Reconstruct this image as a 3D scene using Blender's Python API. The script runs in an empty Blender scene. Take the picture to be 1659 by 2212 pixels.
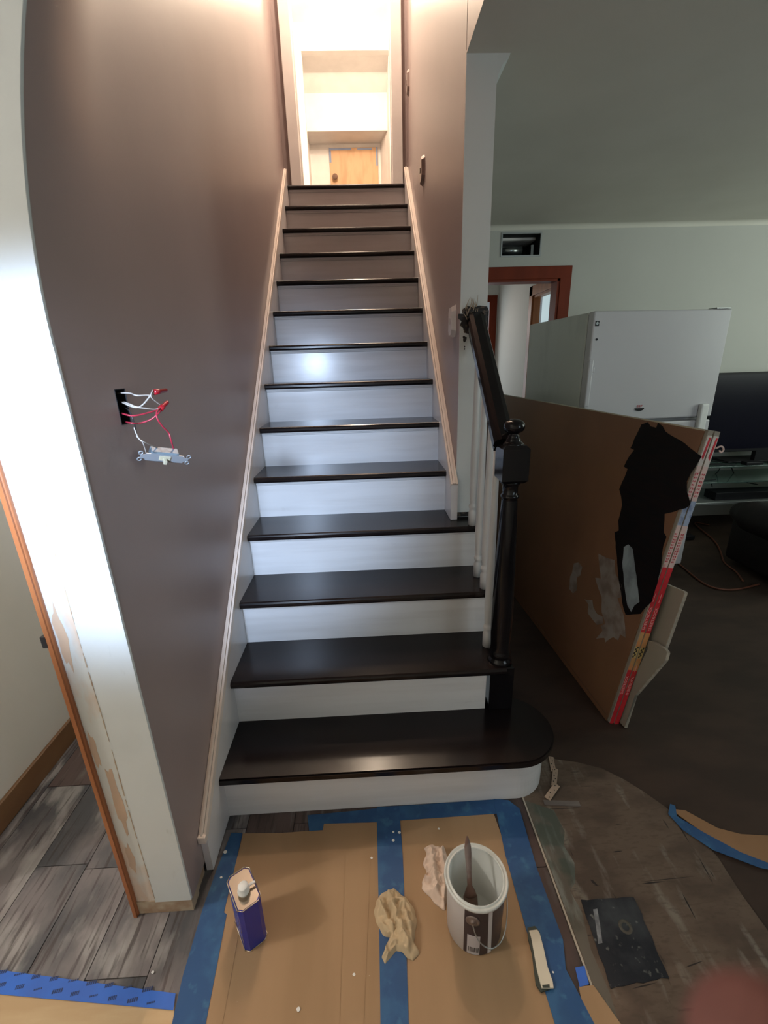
import bpy, bmesh, math, random
from mathutils import Vector, Matrix, noise
random.seed(7)
SC = bpy.context.scene
COL = SC.collection
V = Vector

# ------------------------------------------------------------------ camera
CAM = V((0.50783, -0.87719, 1.40384))
PITCH, ROLL, YAW, FPX = -0.32221, -0.03004, 0.0319, 949.53
fw = V((math.sin(YAW)*math.cos(PITCH), math.cos(YAW)*math.cos(PITCH), math.sin(PITCH)))
rt = V((math.cos(YAW), -math.sin(YAW), 0))
up = rt.cross(fw)
r2 = math.cos(ROLL)*rt + math.sin(ROLL)*up
u2 = -math.sin(ROLL)*rt + math.cos(ROLL)*up
cd = bpy.data.cameras.new('camera')
cam = bpy.data.objects.new('camera', cd); COL.objects.link(cam)
cd.sensor_fit = 'VERTICAL'; cd.sensor_height = 36; cd.lens = FPX/2212*36
cd.clip_start = 0.01; cd.clip_end = 60
cam.matrix_world = Matrix(((r2.x, u2.x, -fw.x, CAM.x), (r2.y, u2.y, -fw.y, CAM.y), (r2.z, u2.z, -fw.z, CAM.z), (0, 0, 0, 1)))
cd.dof.use_dof = True; cd.dof.focus_distance = 1.9; cd.dof.aperture_fstop = cd.lens/3.0
SC.camera = cam

# ------------------------------------------------------------------ world, lights, exposure
w = bpy.data.worlds.new('world'); SC.world = w; w.use_nodes = True
w.node_tree.nodes['Background'].inputs[0].default_value = (0.55, 0.62, 0.65, 1)
w.node_tree.nodes['Background'].inputs[1].default_value = 0.3
SC.view_settings.view_transform = 'Standard'; SC.view_settings.look = 'None'
SC.view_settings.exposure = 0.0; SC.view_settings.gamma = 1.0
SC.view_settings.use_curve_mapping = False

def light(name, kind, loc, power, color, aim=None, **kw):
    d = bpy.data.lights.new(name, kind); d.energy = power; d.color = color
    for k, v in kw.items(): setattr(d, k, v)
    o = bpy.data.objects.new(name, d); COL.objects.link(o); o.location = loc
    if aim is not None:
        o.rotation_euler = (V(aim)-V(loc)).to_track_quat('-Z', 'Y').to_euler()
    return o
# warm ceiling bulb over the upper stairs, and one in the hall beyond the top door
light('stairwell_lamp', 'POINT', (0.44, 2.55, 4.45), 112, (1.0, 0.78, 0.60), shadow_soft_size=0.05)
light('upstairs_lamp', 'POINT', (0.43, 3.85, 4.42), 62, (1.0, 0.80, 0.60), shadow_soft_size=0.09)
# neutral ceiling lamp in the room on the left
light('left_room_lamp', 'POINT', (-1.8, -0.58, 2.15), 54, (1.0, 0.94, 0.88), shadow_soft_size=0.03)
light('left_hall_fill', 'POINT', (-0.36, 1.5, 2.3), 18, (1.0, 0.97, 0.93), shadow_soft_size=0.08)  # added fill, no known fixture: brightens the cream wall of the left hall
# cool white work lamp standing beside the photographer, aimed up the stairs
light('work_lamp', 'SPOT', (-0.01, -0.80, 1.46), 158, (0.58, 0.74, 1.0), aim=(-0.02, 0.1, 1.19),
      spot_size=math.radians(57), spot_blend=1.0, shadow_soft_size=0.06)
# daylight from the living room window on the right
light('window_daylight', 'AREA', (4.75, 0.9, 1.75), 28, (0.86, 0.97, 0.88), aim=(2.9, 2.6, 1.9), shape='RECTANGLE', size=1.4, size_y=1.1)
light('front_window_daylight', 'AREA', (2.9, -1.75, 1.5), 14, (0.74, 0.90, 1.0), aim=(2.6, 2.0, 2.0), shape='RECTANGLE', size=1.3, size_y=1.1)
# daylight in the back hallway and its side room
light('hallway_daylight', 'AREA', (1.55, 4.2, 1.9), 0.5, (1.0, 0.78, 0.62), aim=(1.8, 3.4, 1.3), size=0.5)

# ------------------------------------------------------------------ materials
def mat(name, col, rough=0.6, col2=None, scale=8.0, stretch=(1, 1, 1), bump=0.0, bscale=60.0, metal=0.0, spec=0.5, contrast=(0.35, 0.65), coat=0.0, detail=4.0, rand=0.0, emit=None, trans=0.0):
    m = bpy.data.materials.new(name); m.use_nodes = True
    nt = m.node_tree; b = nt.nodes['Principled BSDF']
    b.inputs['Roughness'].default_value = rough; b.inputs['Metallic'].default_value = metal
    b.inputs['Specular IOR Level'].default_value = spec; b.inputs['Coat Weight'].default_value = coat
    b.inputs['Coat Roughness'].default_value = 0.15
    b.inputs['Transmission Weight'].default_value = trans
    tc = nt.nodes.new('ShaderNodeTexCoord'); mp = nt.nodes.new('ShaderNodeMapping')
    nt.links.new(tc.outputs['Object'], mp.inputs[0]); mp.inputs['Scale'].default_value = stretch
    if col2 is None: col2 = tuple(c*0.93 for c in col)
    nz = nt.nodes.new('ShaderNodeTexNoise'); nz.inputs['Scale'].default_value = scale; nz.inputs['Detail'].default_value = detail
    if rand:
        oi = nt.nodes.new('ShaderNodeObjectInfo'); mu = nt.nodes.new('ShaderNodeMath'); mu.operation = 'MULTIPLY'; mu.inputs[1].default_value = 37.0
        nt.links.new(oi.outputs['Random'], mu.inputs[0]); cb = nt.nodes.new('ShaderNodeCombineXYZ')
        nt.links.new(mu.outputs[0], cb.inputs[0]); nt.links.new(mu.outputs[0], cb.inputs[1])
        nt.links.new(cb.outputs[0], mp.inputs['Location'])
    nt.links.new(mp.outputs[0], nz.inputs['Vector'])
    rp = nt.nodes.new('ShaderNodeValToRGB')
    rp.color_ramp.elements[0].position = contrast[0]; rp.color_ramp.elements[1].position = contrast[1]
    rp.color_ramp.elements[0].color = (*col, 1); rp.color_ramp.elements[1].color = (*col2, 1)
    nt.links.new(nz.outputs['Fac'], rp.inputs[0])
    out = rp.outputs[0]
    if rand:
        mx = nt.nodes.new('ShaderNodeMix'); mx.data_type = 'RGBA'; mx.blend_type = 'MULTIPLY'; mx.inputs[0].default_value = 1.0
        mr = nt.nodes.new('ShaderNodeMapRange'); mr.inputs[3].default_value = 1-rand; mr.inputs[4].default_value = 1+rand
        nt.links.new(oi.outputs['Random'], mr.inputs[0]); nt.links.new(out, mx.inputs[6]); nt.links.new(mr.outputs[0], mx.inputs[7])
        out = mx.outputs[2]
    nt.links.new(out, b.inputs['Base Color'])
    if bump:
        n2 = nt.nodes.new('ShaderNodeTexNoise'); n2.inputs['Scale'].default_value = bscale; n2.inputs['Detail'].default_value = 3
        nt.links.new(mp.outputs[0], n2.inputs['Vector'])
        bp = nt.nodes.new('ShaderNodeBump'); bp.inputs['Strength'].default_value = bump; bp.inputs['Distance'].default_value = 0.004
        nt.links.new(n2.outputs['Fac'], bp.inputs['Height']); nt.links.new(bp.outputs[0], b.inputs['Normal'])
    if emit:
        b.inputs['Emission Color'].default_value = (*emit[0], 1); b.inputs['Emission Strength'].default_value = emit[1]
    return m

def layered(name, base, layers, rough=0.6, bump=0.0, metal=0.0, spec=0.35):
    """base colour plus noise-masked layers: (colour, scale, stretch, lo, hi, opacity)"""
    m = bpy.data.materials.new(name); m.use_nodes = True
    nt = m.node_tree; b = nt.nodes['Principled BSDF']; b.inputs['Roughness'].default_value = rough; b.inputs['Metallic'].default_value = metal; b.inputs['Specular IOR Level'].default_value = spec
    tc = nt.nodes.new('ShaderNodeTexCoord'); oi = nt.nodes.new('ShaderNodeObjectInfo')
    mu = nt.nodes.new('ShaderNodeMath'); mu.operation = 'MULTIPLY'; mu.inputs[1].default_value = 29.0
    nt.links.new(oi.outputs['Random'], mu.inputs[0])
    rgb = nt.nodes.new('ShaderNodeRGB'); rgb.outputs[0].default_value = (*base, 1); out = rgb.outputs[0]
    last = None
    for i, (c, sc, st, lo, hi, op) in enumerate(layers):
        mp = nt.nodes.new('ShaderNodeMapping'); mp.inputs['Scale'].default_value = st
        cb = nt.nodes.new('ShaderNodeCombineXYZ'); ad = nt.nodes.new('ShaderNodeMath'); ad.operation = 'ADD'; ad.inputs[1].default_value = i*5.3
        nt.links.new(mu.outputs[0], ad.inputs[0]); nt.links.new(ad.outputs[0], cb.inputs[0]); nt.links.new(ad.outputs[0], cb.inputs[2])
        nt.links.new(cb.outputs[0], mp.inputs['Location'])
        nt.links.new(tc.outputs['Object'], mp.inputs[0])
        nz = nt.nodes.new('ShaderNodeTexNoise'); nz.inputs['Scale'].default_value = sc; nz.inputs['Detail'].default_value = 6
        nt.links.new(mp.outputs[0], nz.inputs['Vector'])
        rp = nt.nodes.new('ShaderNodeMapRange'); rp.inputs[1].default_value = lo; rp.inputs[2].default_value = hi; rp.inputs[4].default_value = op
        nt.links.new(nz.outputs['Fac'], rp.inputs[0])
        mx = nt.nodes.new('ShaderNodeMix'); mx.data_type = 'RGBA'; mx.inputs[7].default_value = (*c, 1)
        nt.links.new(rp.outputs[0], mx.inputs[0]); nt.links.new(out, mx.inputs[6]); out = mx.outputs[2]; last = nz
    nt.links.new(out, b.inputs['Base Color'])
    if bump:
        bp = nt.nodes.new('ShaderNodeBump'); bp.inputs['Strength'].default_value = bump; bp.inputs['Distance'].default_value = 0.003
        nt.links.new(last.outputs['Fac'], bp.inputs['Height']); nt.links.new(bp.outputs[0], b.inputs['Normal'])
    return m

M = dict(
 taupe=mat('taupe_paint', (0.330, 0.262, 0.249), 0.42, (0.314, 0.249, 0.237), 3, bump=0.05, bscale=180),
 white_wall=layered('old_white_paint', (0.66, 0.69, 0.68), [((0.58, 0.60, 0.58), 5, (1, 1, 1), 0.5, 0.7, 0.6), ((0.30, 0.28, 0.25), 26, (1, 1, .35), 0.68, 0.78, 0.35)], 0.5),
 plaster=layered('bare_drywall_strip', (0.62, 0.63, 0.60), [((0.62, 0.45, 0.33), 9, (1, 1, 0.35), 0.52, 0.60, 0.75)], 0.8, bump=0.1),
 raw=layered('raw_foot', (0.45, 0.36, 0.26), [((0.30, 0.17, 0.10), 18, (1, 1, 1), 0.45, 0.6, 0.7)], 0.9),
 living_wall=mat('living_wall_paint', (0.50, 0.50, 0.465), 0.75, (0.48, 0.48, 0.445), 2),
 ceiling=mat('ceiling_paint', (0.66, 0.64, 0.57), 0.8, (0.63, 0.61, 0.54), 3, bump=0.05),
 cream=mat('cream_wall_paint', (0.78, 0.77, 0.72), 0.7, (0.76, 0.75, 0.70), 2),
 up_white=mat('upstairs_white_paint', (0.78, 0.75, 0.72), 0.6),
 trim=mat('white_trim_gloss', (0.72, 0.70, 0.70), 0.28, (0.68, 0.66, 0.66), 12, bump=0.03, bscale=90),
 cap=mat('cream_moulding_gloss', (0.80, 0.70, 0.62), 0.3),
 riser=layered('white_riser_paint', (0.74, 0.74, 0.75), [((0.62, 0.61, 0.61), 6, (0.35, 1, 5), 0.42, 0.66, 0.55), ((0.45, 0.42, 0.40), 10, (1, 1, 2), 0.70, 0.80, 0.3)], 0.22, bump=0.06),
 tread=layered('espresso_tread_stain', (0.0085, 0.0060, 0.0068), [((0.017, 0.010, 0.008), 5, (0.5, 6, 6), 0.45, 0.65, 0.7)], 0.20, bump=0.05),
 black=mat('black_gloss_paint', (0.006, 0.005, 0.006), 0.14, (0.008, 0.007, 0.008), 20, bump=0.03, bscale=40, spec=0.32),
 ring_torn=mat('torn_plaster_black', (0.012, 0.010, 0.010), 0.6, (0.10, 0.07, 0.05), 60, contrast=(0.55, 0.62)),
 splinter=mat('torn_fibre', (0.42, 0.33, 0.24), 0.8),
 baluster=mat('baluster_white', (0.66, 0.66, 0.66), 0.35),
 orange=mat('varnished_orange_wood', (0.42, 0.155, 0.055), 0.4, (0.30, 0.10, 0.035), 10, (1, 1, 0.2)),
 red_wood=mat('red_brown_casing', (0.19, 0.028, 0.008), 0.5, (0.15, 0.022, 0.006), 10, (1, 1, 0.2), spec=0.2),
 base_wood=mat('baseboard_oak', (0.22, 0.115, 0.05), 0.5, (0.17, 0.08, 0.035), 8, (1, 0.3, 1)),
 grout=mat('dark_grout', (0.045, 0.036, 0.033), 0.9),
 plank=layered('wood_look_tile', (0.19, 0.165, 0.16), [((0.060, 0.062, 0.068), 5, (1.3, 0.7, 1), 0.45, 0.60, 0.85), ((0.36, 0.33, 0.31), 6, (2.2, 0.9, 1), 0.54, 0.66, 0.8), ((0.05, 0.035, 0.032), 9, (9, 0.7, 1), 0.55, 0.66, 0.7)], 0.5, bump=0.15),
 plank_warm=layered('wood_look_tile_warm', (0.120, 0.083, 0.074), [((0.06, 0.042, 0.038), 4, (3.5, 0.8, 1), 0.45, 0.62, 0.85), ((0.20, 0.17, 0.155), 7, (5, 0.9, 1), 0.57, 0.70, 0.7), ((0.045, 0.035, 0.032), 12, (9, 0.7, 1), 0.55, 0.66, 0.6)], 0.5, bump=0.15),
 plank_dark=layered('wood_look_tile_dark', (0.070, 0.045, 0.040), [((0.035, 0.03, 0.03), 5, (3, 0.8, 1), 0.45, 0.62, 0.8), ((0.11, 0.10, 0.095), 8, (4, 0.8, 1), 0.60, 0.72, 0.5)], 0.5, bump=0.15),
 subfloor=layered('worn_subfloor', (0.125, 0.088, 0.063), [((0.075, 0.051, 0.037), 6, (1, 2.2, 1), 0.44, 0.60, 0.85), ((0.26, 0.23, 0.19), 13, (1.8, 0.5, 1), 0.57, 0.70, 0.55), ((0.07, 0.05, 0.035), 40, (1, 3, 1), 0.52, 0.66, 0.5), ((0.014, 0.010, 0.008), 10, (0.7, 6, 1), 0.69, 0.73, 0.8), ((0.016, 0.011, 0.009), 9, (7, 0.9, 1), 0.69, 0.73, 0.8)], 0.75, bump=0.25),
 green=layered('green_white_smears', (0.115, 0.10, 0.08), [((0.24, 0.25, 0.23), 14, (2.6, 0.5, 1), 0.50, 0.62, 0.7), ((0.05, 0.07, 0.055), 10, (1, 1, 1), 0.50, 0.60, 0.7)], 0.8, bump=0.2),
 living_floor=layered('dark_brown_floor', (0.048, 0.028, 0.019), [((0.031, 0.018, 0.012), 4, (1, 2, 1), 0.42, 0.6, 0.8)], 0.75, bump=0.1),
 strip=mat('metal_edge_strip', (0.55, 0.50, 0.42), 0.35, metal=0.6),
 cardboard=layered('brown_cardboard', (0.345, 0.218, 0.120), [((0.295, 0.185, 0.098), 3, (3, 0.5, 1), 0.4, 0.65, 0.8), ((0.30, 0.17, 0.08), 22, (1, 1, 1), 0.74, 0.78, 0.5), ((0.75, 0.66, 0.55), 34, (1, 1, 1), 0.785, 0.80, 0.9)], 0.75, bump=0.08),
 ply=layered('pale_tan_sheet', (0.56, 0.40, 0.23), [((0.45, 0.29, 0.15), 5, (0.7, 3.0, 1), 0.42, 0.6, 0.7)], 0.7),
 tape=layered('blue_masking_tape', (0.019, 0.072, 0.19), [((0.032, 0.11, 0.235), 16, (1, 1, 1), 0.45, 0.62, 0.8), ((0.06, 0.17, 0.28), 30, (1, 1, 1), 0.60, 0.70, 0.5), ((0.02, 0.07, 0.16), 6, (1, 1, 1), 0.6, 0.7, 0.4)], 0.6, bump=0.15),
 tape_bright=mat('bright_blue_tape', (0.025, 0.135, 0.56), 0.5, (0.03, 0.115, 0.47), 12),
 ink=mat('dark_blue_print', (0.012, 0.03, 0.11), 0.6),
 hardboard=layered('brown_hardboard', (0.25, 0.125, 0.068), [((0.19, 0.095, 0.052), 1.6, (1, 1, 1), 0.40, 0.62, 0.8), ((0.24, 0.125, 0.06), 3, (1, 0.5, 1.5), 0.55, 0.70, 0.4)], 0.42, bump=0.03),
 hb_edge=mat('pale_board_edge', (0.50, 0.46, 0.36), 0.8),
 gyp_face=mat('grey_drywall_paper', (0.30, 0.27, 0.22), 0.85, (0.27, 0.245, 0.20), 4),
 gyp_edge=mat('gypsum_edge', (0.40, 0.35, 0.28), 0.9, (0.28, 0.25, 0.2), 60, bump=0.4),
 gyp_tape_w=mat('white_edge_tape', (0.60, 0.55, 0.50), 0.7),
 gyp_pink=layered('pink_printed_tape', (0.62, 0.46, 0.42), [((0.45, 0.08, 0.08), 40, (1, 1, 1), 0.60, 0.64, 0.5)], 0.7),
 gyp_red=mat('red_edge_tape', (0.56, 0.018, 0.028), 0.55, (0.44, 0.012, 0.02), 30),
 gyp_blue=layered('blue_grey_tape', (0.32, 0.38, 0.50), [((0.15, 0.19, 0.30), 30, (1, 1, 1), 0.5, 0.6, 0.8)], 0.7),
 gyp_orange=mat('orange_faded_tape', (0.60, 0.22, 0.07), 0.6, (0.50, 0.30, 0.12), 25),
 gyp_yellow=mat('yellow_check_tape', (0.55, 0.42, 0.16), 0.6),
 print_white=mat('pale_pink_print', (0.75, 0.42, 0.38), 0.6),
 print_red=mat('red_print', (0.45, 0.04, 0.05), 0.6),
 print_dark=mat('dark_print', (0.03, 0.025, 0.02), 0.6),
 black_paint=mat('brushed_black_paint', (0.006, 0.005, 0.006), 0.6, (0.010, 0.006, 0.006), 12, (1, 1, 5), spec=0.15),
 white_smear=mat('thin_white_primer', (0.30, 0.26, 0.23), 0.8, (0.20, 0.15, 0.125), 14, contrast=(0.42, 0.62)),
 white_paint=mat('blue_white_paint', (0.33, 0.40, 0.44), 0.6, (0.20, 0.24, 0.27), 12, contrast=(0.4, 0.6)),
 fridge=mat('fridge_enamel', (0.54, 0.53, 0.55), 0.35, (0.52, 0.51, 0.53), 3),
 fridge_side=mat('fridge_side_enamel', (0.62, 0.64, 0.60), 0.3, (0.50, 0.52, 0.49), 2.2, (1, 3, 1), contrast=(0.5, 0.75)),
 gasket=mat('grey_gasket', (0.30, 0.30, 0.30), 0.6),
 screen=mat('tv_black_glass', (0.005, 0.005, 0.011), 0.25, spec=0.15),
 dark_plastic=mat('black_plastic', (0.010, 0.010, 0.012), 0.5, spec=0.2),
 glass=mat('green_tinted_glass', (0.35, 0.52, 0.47), 0.05, trans=0.85),
 silver=mat('silver_metal', (0.45, 0.47, 0.47), 0.35, metal=0.7),
 leather=mat('black_leather', (0.010, 0.008, 0.009), 0.55, (0.014, 0.010, 0.010), 20, bump=0.2, bscale=40, spec=0.2),
 cord=mat('orange_brown_cord', (0.16, 0.05, 0.025), 0.6),
 duct=mat('galvanised_duct', (0.32, 0.34, 0.34), 0.25, metal=0.9),
 duct_dark=mat('dark_duct_hole', (0.012, 0.013, 0.014), 0.7),
 plate=mat('white_switch_plate', (0.70, 0.66, 0.66), 0.3),
 plate_taupe=mat('metal_switch_box', (0.30, 0.24, 0.22), 0.35, metal=0.4),
 wire_w=mat('white_wire', (0.34, 0.31, 0.28), 0.4),
 wire_r=mat('red_wire', (0.32, 0.02, 0.04), 0.4),
 wire_k=mat('black_wire', (0.015, 0.015, 0.018), 0.4),
 nut=mat('red_wire_nut', (0.28, 0.008, 0.015), 0.3),
 zinc=mat('zinc_strap', (0.30, 0.33, 0.36), 0.3, metal=0.5),
 switch_body=mat('grey_switch_body', (0.12, 0.15, 0.17), 0.4, (0.05, 0.065, 0.075), 60, contrast=(.45, .6)),
 ivory=mat('ivory_toggle', (0.36, 0.33, 0.24), 0.35),
 can_blue=mat('cobalt_can_lacquer', (0.018, 0.030, 0.33), 0.25, (0.016, 0.026, 0.29), 8),
 can_print=mat('can_small_print', (0.10, 0.14, 0.42), 0.4),
 tin=mat('bright_tin', (0.55, 0.47, 0.38), 0.16, metal=1.0),
 cap_white=mat('white_child_cap', (0.78, 0.78, 0.76), 0.4),
 bucket_w=mat('white_bucket_plastic', (0.62, 0.60, 0.60), 0.4),
 rim=mat('paint_coated_rim', (0.64, 0.66, 0.63), 0.35, (0.50, 0.52, 0.49), 30),
 inside=layered('dried_paint_inside', (0.70, 0.72, 0.69), [((0.60, 0.63, 0.60), 8, (1, 1, .4), 0.45, 0.6, 0.7)], 0.5),
 bucket_lab=mat('dark_label', (0.030, 0.022, 0.030), 0.35, (0.045, 0.03, 0.035), 8),
 label_w=mat('pale_label', (0.50, 0.47, 0.48), 0.5),
 badge=mat('bronze_badge', (0.22, 0.17, 0.15), 0.35, metal=0.5),
 brush_h=layered('paint_stained_handle', (0.15, 0.085, 0.065), [((0.22, 0.18, 0.17), 30, (1, 1, .4), 0.5, 0.6, 0.8)], 0.5),
 bristle=mat('rust_brown_bristles', (0.11, 0.045, 0.025), 0.7, (0.10, 0.085, 0.07), 40, (1, 1, 0.2)),
 rag_tan=layered('tan_cotton', (0.52, 0.40, 0.25), [((0.38, 0.28, 0.17), 9, (1, 1, 1), 0.5, 0.7, 0.5)], 0.9, bump=0.1),
 rag_pink=layered('cream_pink_cotton', (0.66, 0.52, 0.42), [((0.55, 0.42, 0.33), 9, (1, 1, 1), 0.5, 0.7, 0.5)], 0.9, bump=0.1),
 stick_w=mat('stick_white_paint', (0.64, 0.58, 0.46), 0.5),
 stick_g=mat('stick_green_black', (0.035, 0.045, 0.035), 0.6),
 black_tile=layered('black_mastic', (0.012, 0.013, 0.018), [((0.06, 0.065, 0.07), 9, (1, 1, 1), 0.50, 0.68, 0.7), ((0.20, 0.20, 0.18), 50, (1, 1, 1), 0.62, 0.70, 0.6)], 0.7, bump=0.3),
 ring_stain=layered('tan_ring', (0.085, 0.075, 0.06), [((0.16, 0.15, 0.12), 60, (1, 1, 1), 0.5, 0.65, 0.6)], 0.8),
 bead=mat('tan_perforated_strip', (0.42, 0.30, 0.22), 0.6, (0.34, 0.25, 0.19), 20),
 grey_wood=mat('grey_lath', (0.20, 0.17, 0.15), 0.7, (0.12, 0.10, 0.09), 15, (0.3, 1, 1)),
 kraft=mat('kraft_paper', (0.30, 0.16, 0.075), 0.8, (0.25, 0.135, 0.062), 5),
 door_wood=layered('plywood_door', (0.60, 0.36, 0.19), [((0.48, 0.26, 0.12), 3, (3, 1, 0.7), 0.45, 0.60, 0.8)], 0.5),
 blue_bits=mat('blue_tape_bits', (0.22, 0.28, 0.42), 0.6),
 knob=mat('brown_knob', (0.22, 0.13, 0.09), 0.3),
 skin=mat('finger_skin', (0.095, 0.030, 0.022), 0.8, (0.085, 0.026, 0.02), 60, bump=0.1, bscale=900),
 nail=mat('finger_nail', (0.24, 0.09, 0.07), 0.6),
 sky_pane=mat('bright_daylight_pane', (0.9, 0.95, 1.0), 0.5, emit=((0.88, 0.95, 1.0), 2.0)),
 blue_pane=mat('pale_daylight_pane', (0.5, 0.6, 0.6), 0.5, emit=((0.62, 0.76, 0.80), 0.55)),
 speck=mat('white_paint_speck', (0.75, 0.75, 0.72), 0.5),
 pin=mat('black_latch', (0.015, 0.014, 0.014), 0.5),
 underside=mat('stair_side_white', (0.55, 0.55, 0.54), 0.5),
 glow_lamp=mat('lamp_glass_glow', (1, .9, .75), 0.5, emit=((1.0, 0.85, 0.62), 12.0)),
)

# ------------------------------------------------------------------ mesh helpers
def BM(): return bmesh.new()
def box(bm, x0, x1, y0, y1, z0, z1, bevel=0.0, mi=0, rot=None, piv=None):
    vs = [bm.verts.new((x, y, z)) for x in (x0, x1) for y in (y0, y1) for z in (z0, z1)]
    fs = [bm.faces.new([vs[i] for i in q]) for q in ((0, 1, 3, 2), (4, 6, 7, 5), (0, 4, 5, 1), (2, 3, 7, 6), (0, 2, 6, 4), (1, 5, 7, 3))]
    for f in fs: f.material_index = mi
    if bevel:
        es = list({e for f in fs for e in f.edges})
        g = bmesh.ops.bevel(bm, geom=es, offset=bevel, segments=2, profile=0.5, affect='EDGES')
        for f in g['faces']: f.material_index = mi
    return vs
def prism(bm, pts, d, mi=0):
    """pts: 3-D polygon, extruded by vector d"""
    d = V(d); a = [bm.verts.new(V(p)) for p in pts]; b = [bm.verts.new(V(p)+d) for p in pts]
    n = len(pts); fs = [bm.faces.new(a), bm.faces.new(b[::-1])]
    for i in range(n): fs.append(bm.faces.new((a[i], b[i], b[(i+1) % n], a[(i+1) % n])))
    for f in fs: f.material_index = mi
    return fs
def lathe(bm, prof, c=(0, 0, 0), n=28, axis=None, mi=0, smooth=True):
    """prof: (r, h) pairs along axis"""
    q = V((0, 0, 1)).rotation_difference(V(axis).normalized()) if axis is not None else None
    rings = []
    for r, h in prof:
        ring = []
        for i in range(n):
            a = 2*math.pi*i/n; p = V((r*math.cos(a), r*math.sin(a), h))
            if q: p = q @ p
            ring.append(bm.verts.new(p+V(c)))
        rings.append(ring)
    for a, b in zip(rings, rings[1:]):
        for i in range(n):
            f = bm.faces.new((a[i], a[(i+1) % n], b[(i+1) % n], b[i])); f.smooth = smooth; f.material_index = mi
    if prof[0][0] > 1e-6: f = bm.faces.new(rings[0][::-1]); f.material_index = mi
    if prof[-1][0] > 1e-6: f = bm.faces.new(rings[-1]); f.material_index = mi
def spline(pts, k=6):
    pts = [V(p) for p in pts]; out = []
    P = [pts[0]*2-pts[1]]+pts+[pts[-1]*2-pts[-2]]
    for i in range(1, len(P)-2):
        for j in range(k):
            t = j/k; a, b, c, d = P[i-1], P[i], P[i+1], P[i+2]
            out.append(0.5*((2*b)+(c-a)*t+(2*a-5*b+4*c-d)*t*t+(3*b-a-3*c+d)*t**3))
    return out+[pts[-1]]
def tube(bm, pts, r, n=8, mi=0, k=6, raw=False):
    pts = [V(p) for p in pts] if raw else spline(pts, k)
    rr = r if callable(r) else (lambda t: r)
    prev = None; rings = []; side = None
    for i, p in enumerate(pts):
        t = (pts[min(i+1, len(pts)-1)]-pts[max(i-1, 0)]).normalized()
        if side is None: side = t.orthogonal().normalized()
        side = (side - t*side.dot(t)).normalized(); o = t.cross(side)
        rad = rr(i/(len(pts)-1))
        rings.append([bm.verts.new(p+rad*(math.cos(2*math.pi*j/n)*side+math.sin(2*math.pi*j/n)*o)) for j in range(n)])
    for a, b in zip(rings, rings[1:]):
        for j in range(n):
            f = bm.faces.new((a[j], a[(j+1) % n], b[(j+1) % n], b[j])); f.smooth = True; f.material_index = mi
    for rg, s in ((rings[0], -1), (rings[-1], 1)):
        f = bm.faces.new(rg[::s]); f.material_index = mi
def obj(name, bm, m, parent=None, smooth=False):
    bmesh.ops.recalc_face_normals(bm, faces=bm.faces)
    me = bpy.data.meshes.new(name); bm.to_mesh(me); bm.free()
    for x in (m if isinstance(m, (list, tuple)) else [m]): me.materials.append(x)
    if smooth:
        for p in me.polygons: p.use_smooth = True
    o = bpy.data.objects.new(name, me); COL.objects.link(o)
    if parent is not None: attach(o, parent)
    return o
def wloc(o):
    p = V(o.location)
    while o.parent is not None: 
        o = o.parent
        if o.parent is None: p = V(o.location) if o.type == 'EMPTY' else p
    return p
ORG = {}
def attach(o, parent):
    o.parent = parent
    base = ORG.get(parent.name, V((0, 0, 0)))
    if o.type == 'MESH' and base.length > 0 and parent.type == 'EMPTY':
        o.matrix_parent_inverse = Matrix.Translation(-base)
def thing(name, label, cat, loc=(0, 0, 0), group=None):
    o = bpy.data.objects.new(name, None); COL.objects.link(o); o.location = loc; o.empty_display_size = 0.05
    ORG[o.name] = V(loc)
    return tag(o, label, cat, group)
def tag(o, label, cat, group=None):
    o['label'] = label; o['category'] = cat
    if group: o['group'] = group
    return o
def struct(name, bm, m, parent=None, label=None):
    o = obj(name, bm, m, parent)
    if parent is None: o['kind'] = 'structure'
    if label: o['label'] = label
    return o
def text(name, s, size, m, mw, parent=None, depth=0.0003, sx=1.0):
    cu = bpy.data.curves.new(name, 'FONT'); cu.body = s; cu.size = size; cu.extrude = depth; cu.align_x = 'LEFT'; cu.resolution_u = 3
    to = bpy.data.objects.new('tmp_text', cu); COL.objects.link(to)
    dg = bpy.context.evaluated_depsgraph_get(); me = bpy.data.meshes.new_from_object(to.evaluated_get(dg))
    bpy.data.objects.remove(to); bpy.data.curves.remove(cu)
    me.name = name; me.transform(mw @ Matrix.Diagonal((sx, 1, 1, 1))); me.materials.clear(); me.materials.append(m)
    o = bpy.data.objects.new(name, me); COL.objects.link(o)
    if parent is not None: attach(o, parent)
    return o
def frame_mat(o, x, y):
    """matrix whose local x,y map onto world directions x,y at o"""
    x = V(x).normalized(); y = V(y); y = (y-x*y.dot(x)).normalized(); z = x.cross(y)
    return Matrix(((x.x, y.x, z.x, o[0]), (x.y, y.y, z.y, o[1]), (x.z, y.z, z.z, o[2]), (0, 0, 0, 1)))

# ------------------------------------------------------------------ constants of the stair
H, D, OV, TH = 0.19, 0.21, 0.028, 0.027
XR = 0.851          # inner face of the right skirt board
XW = 0.88           # right taupe wall face
YF, YB = -0.055, 0.945   # front plane of the left wall end / end of right wall
ZC = 2.36           # living room ceiling
YL = 2.85           # living room back wall

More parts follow.
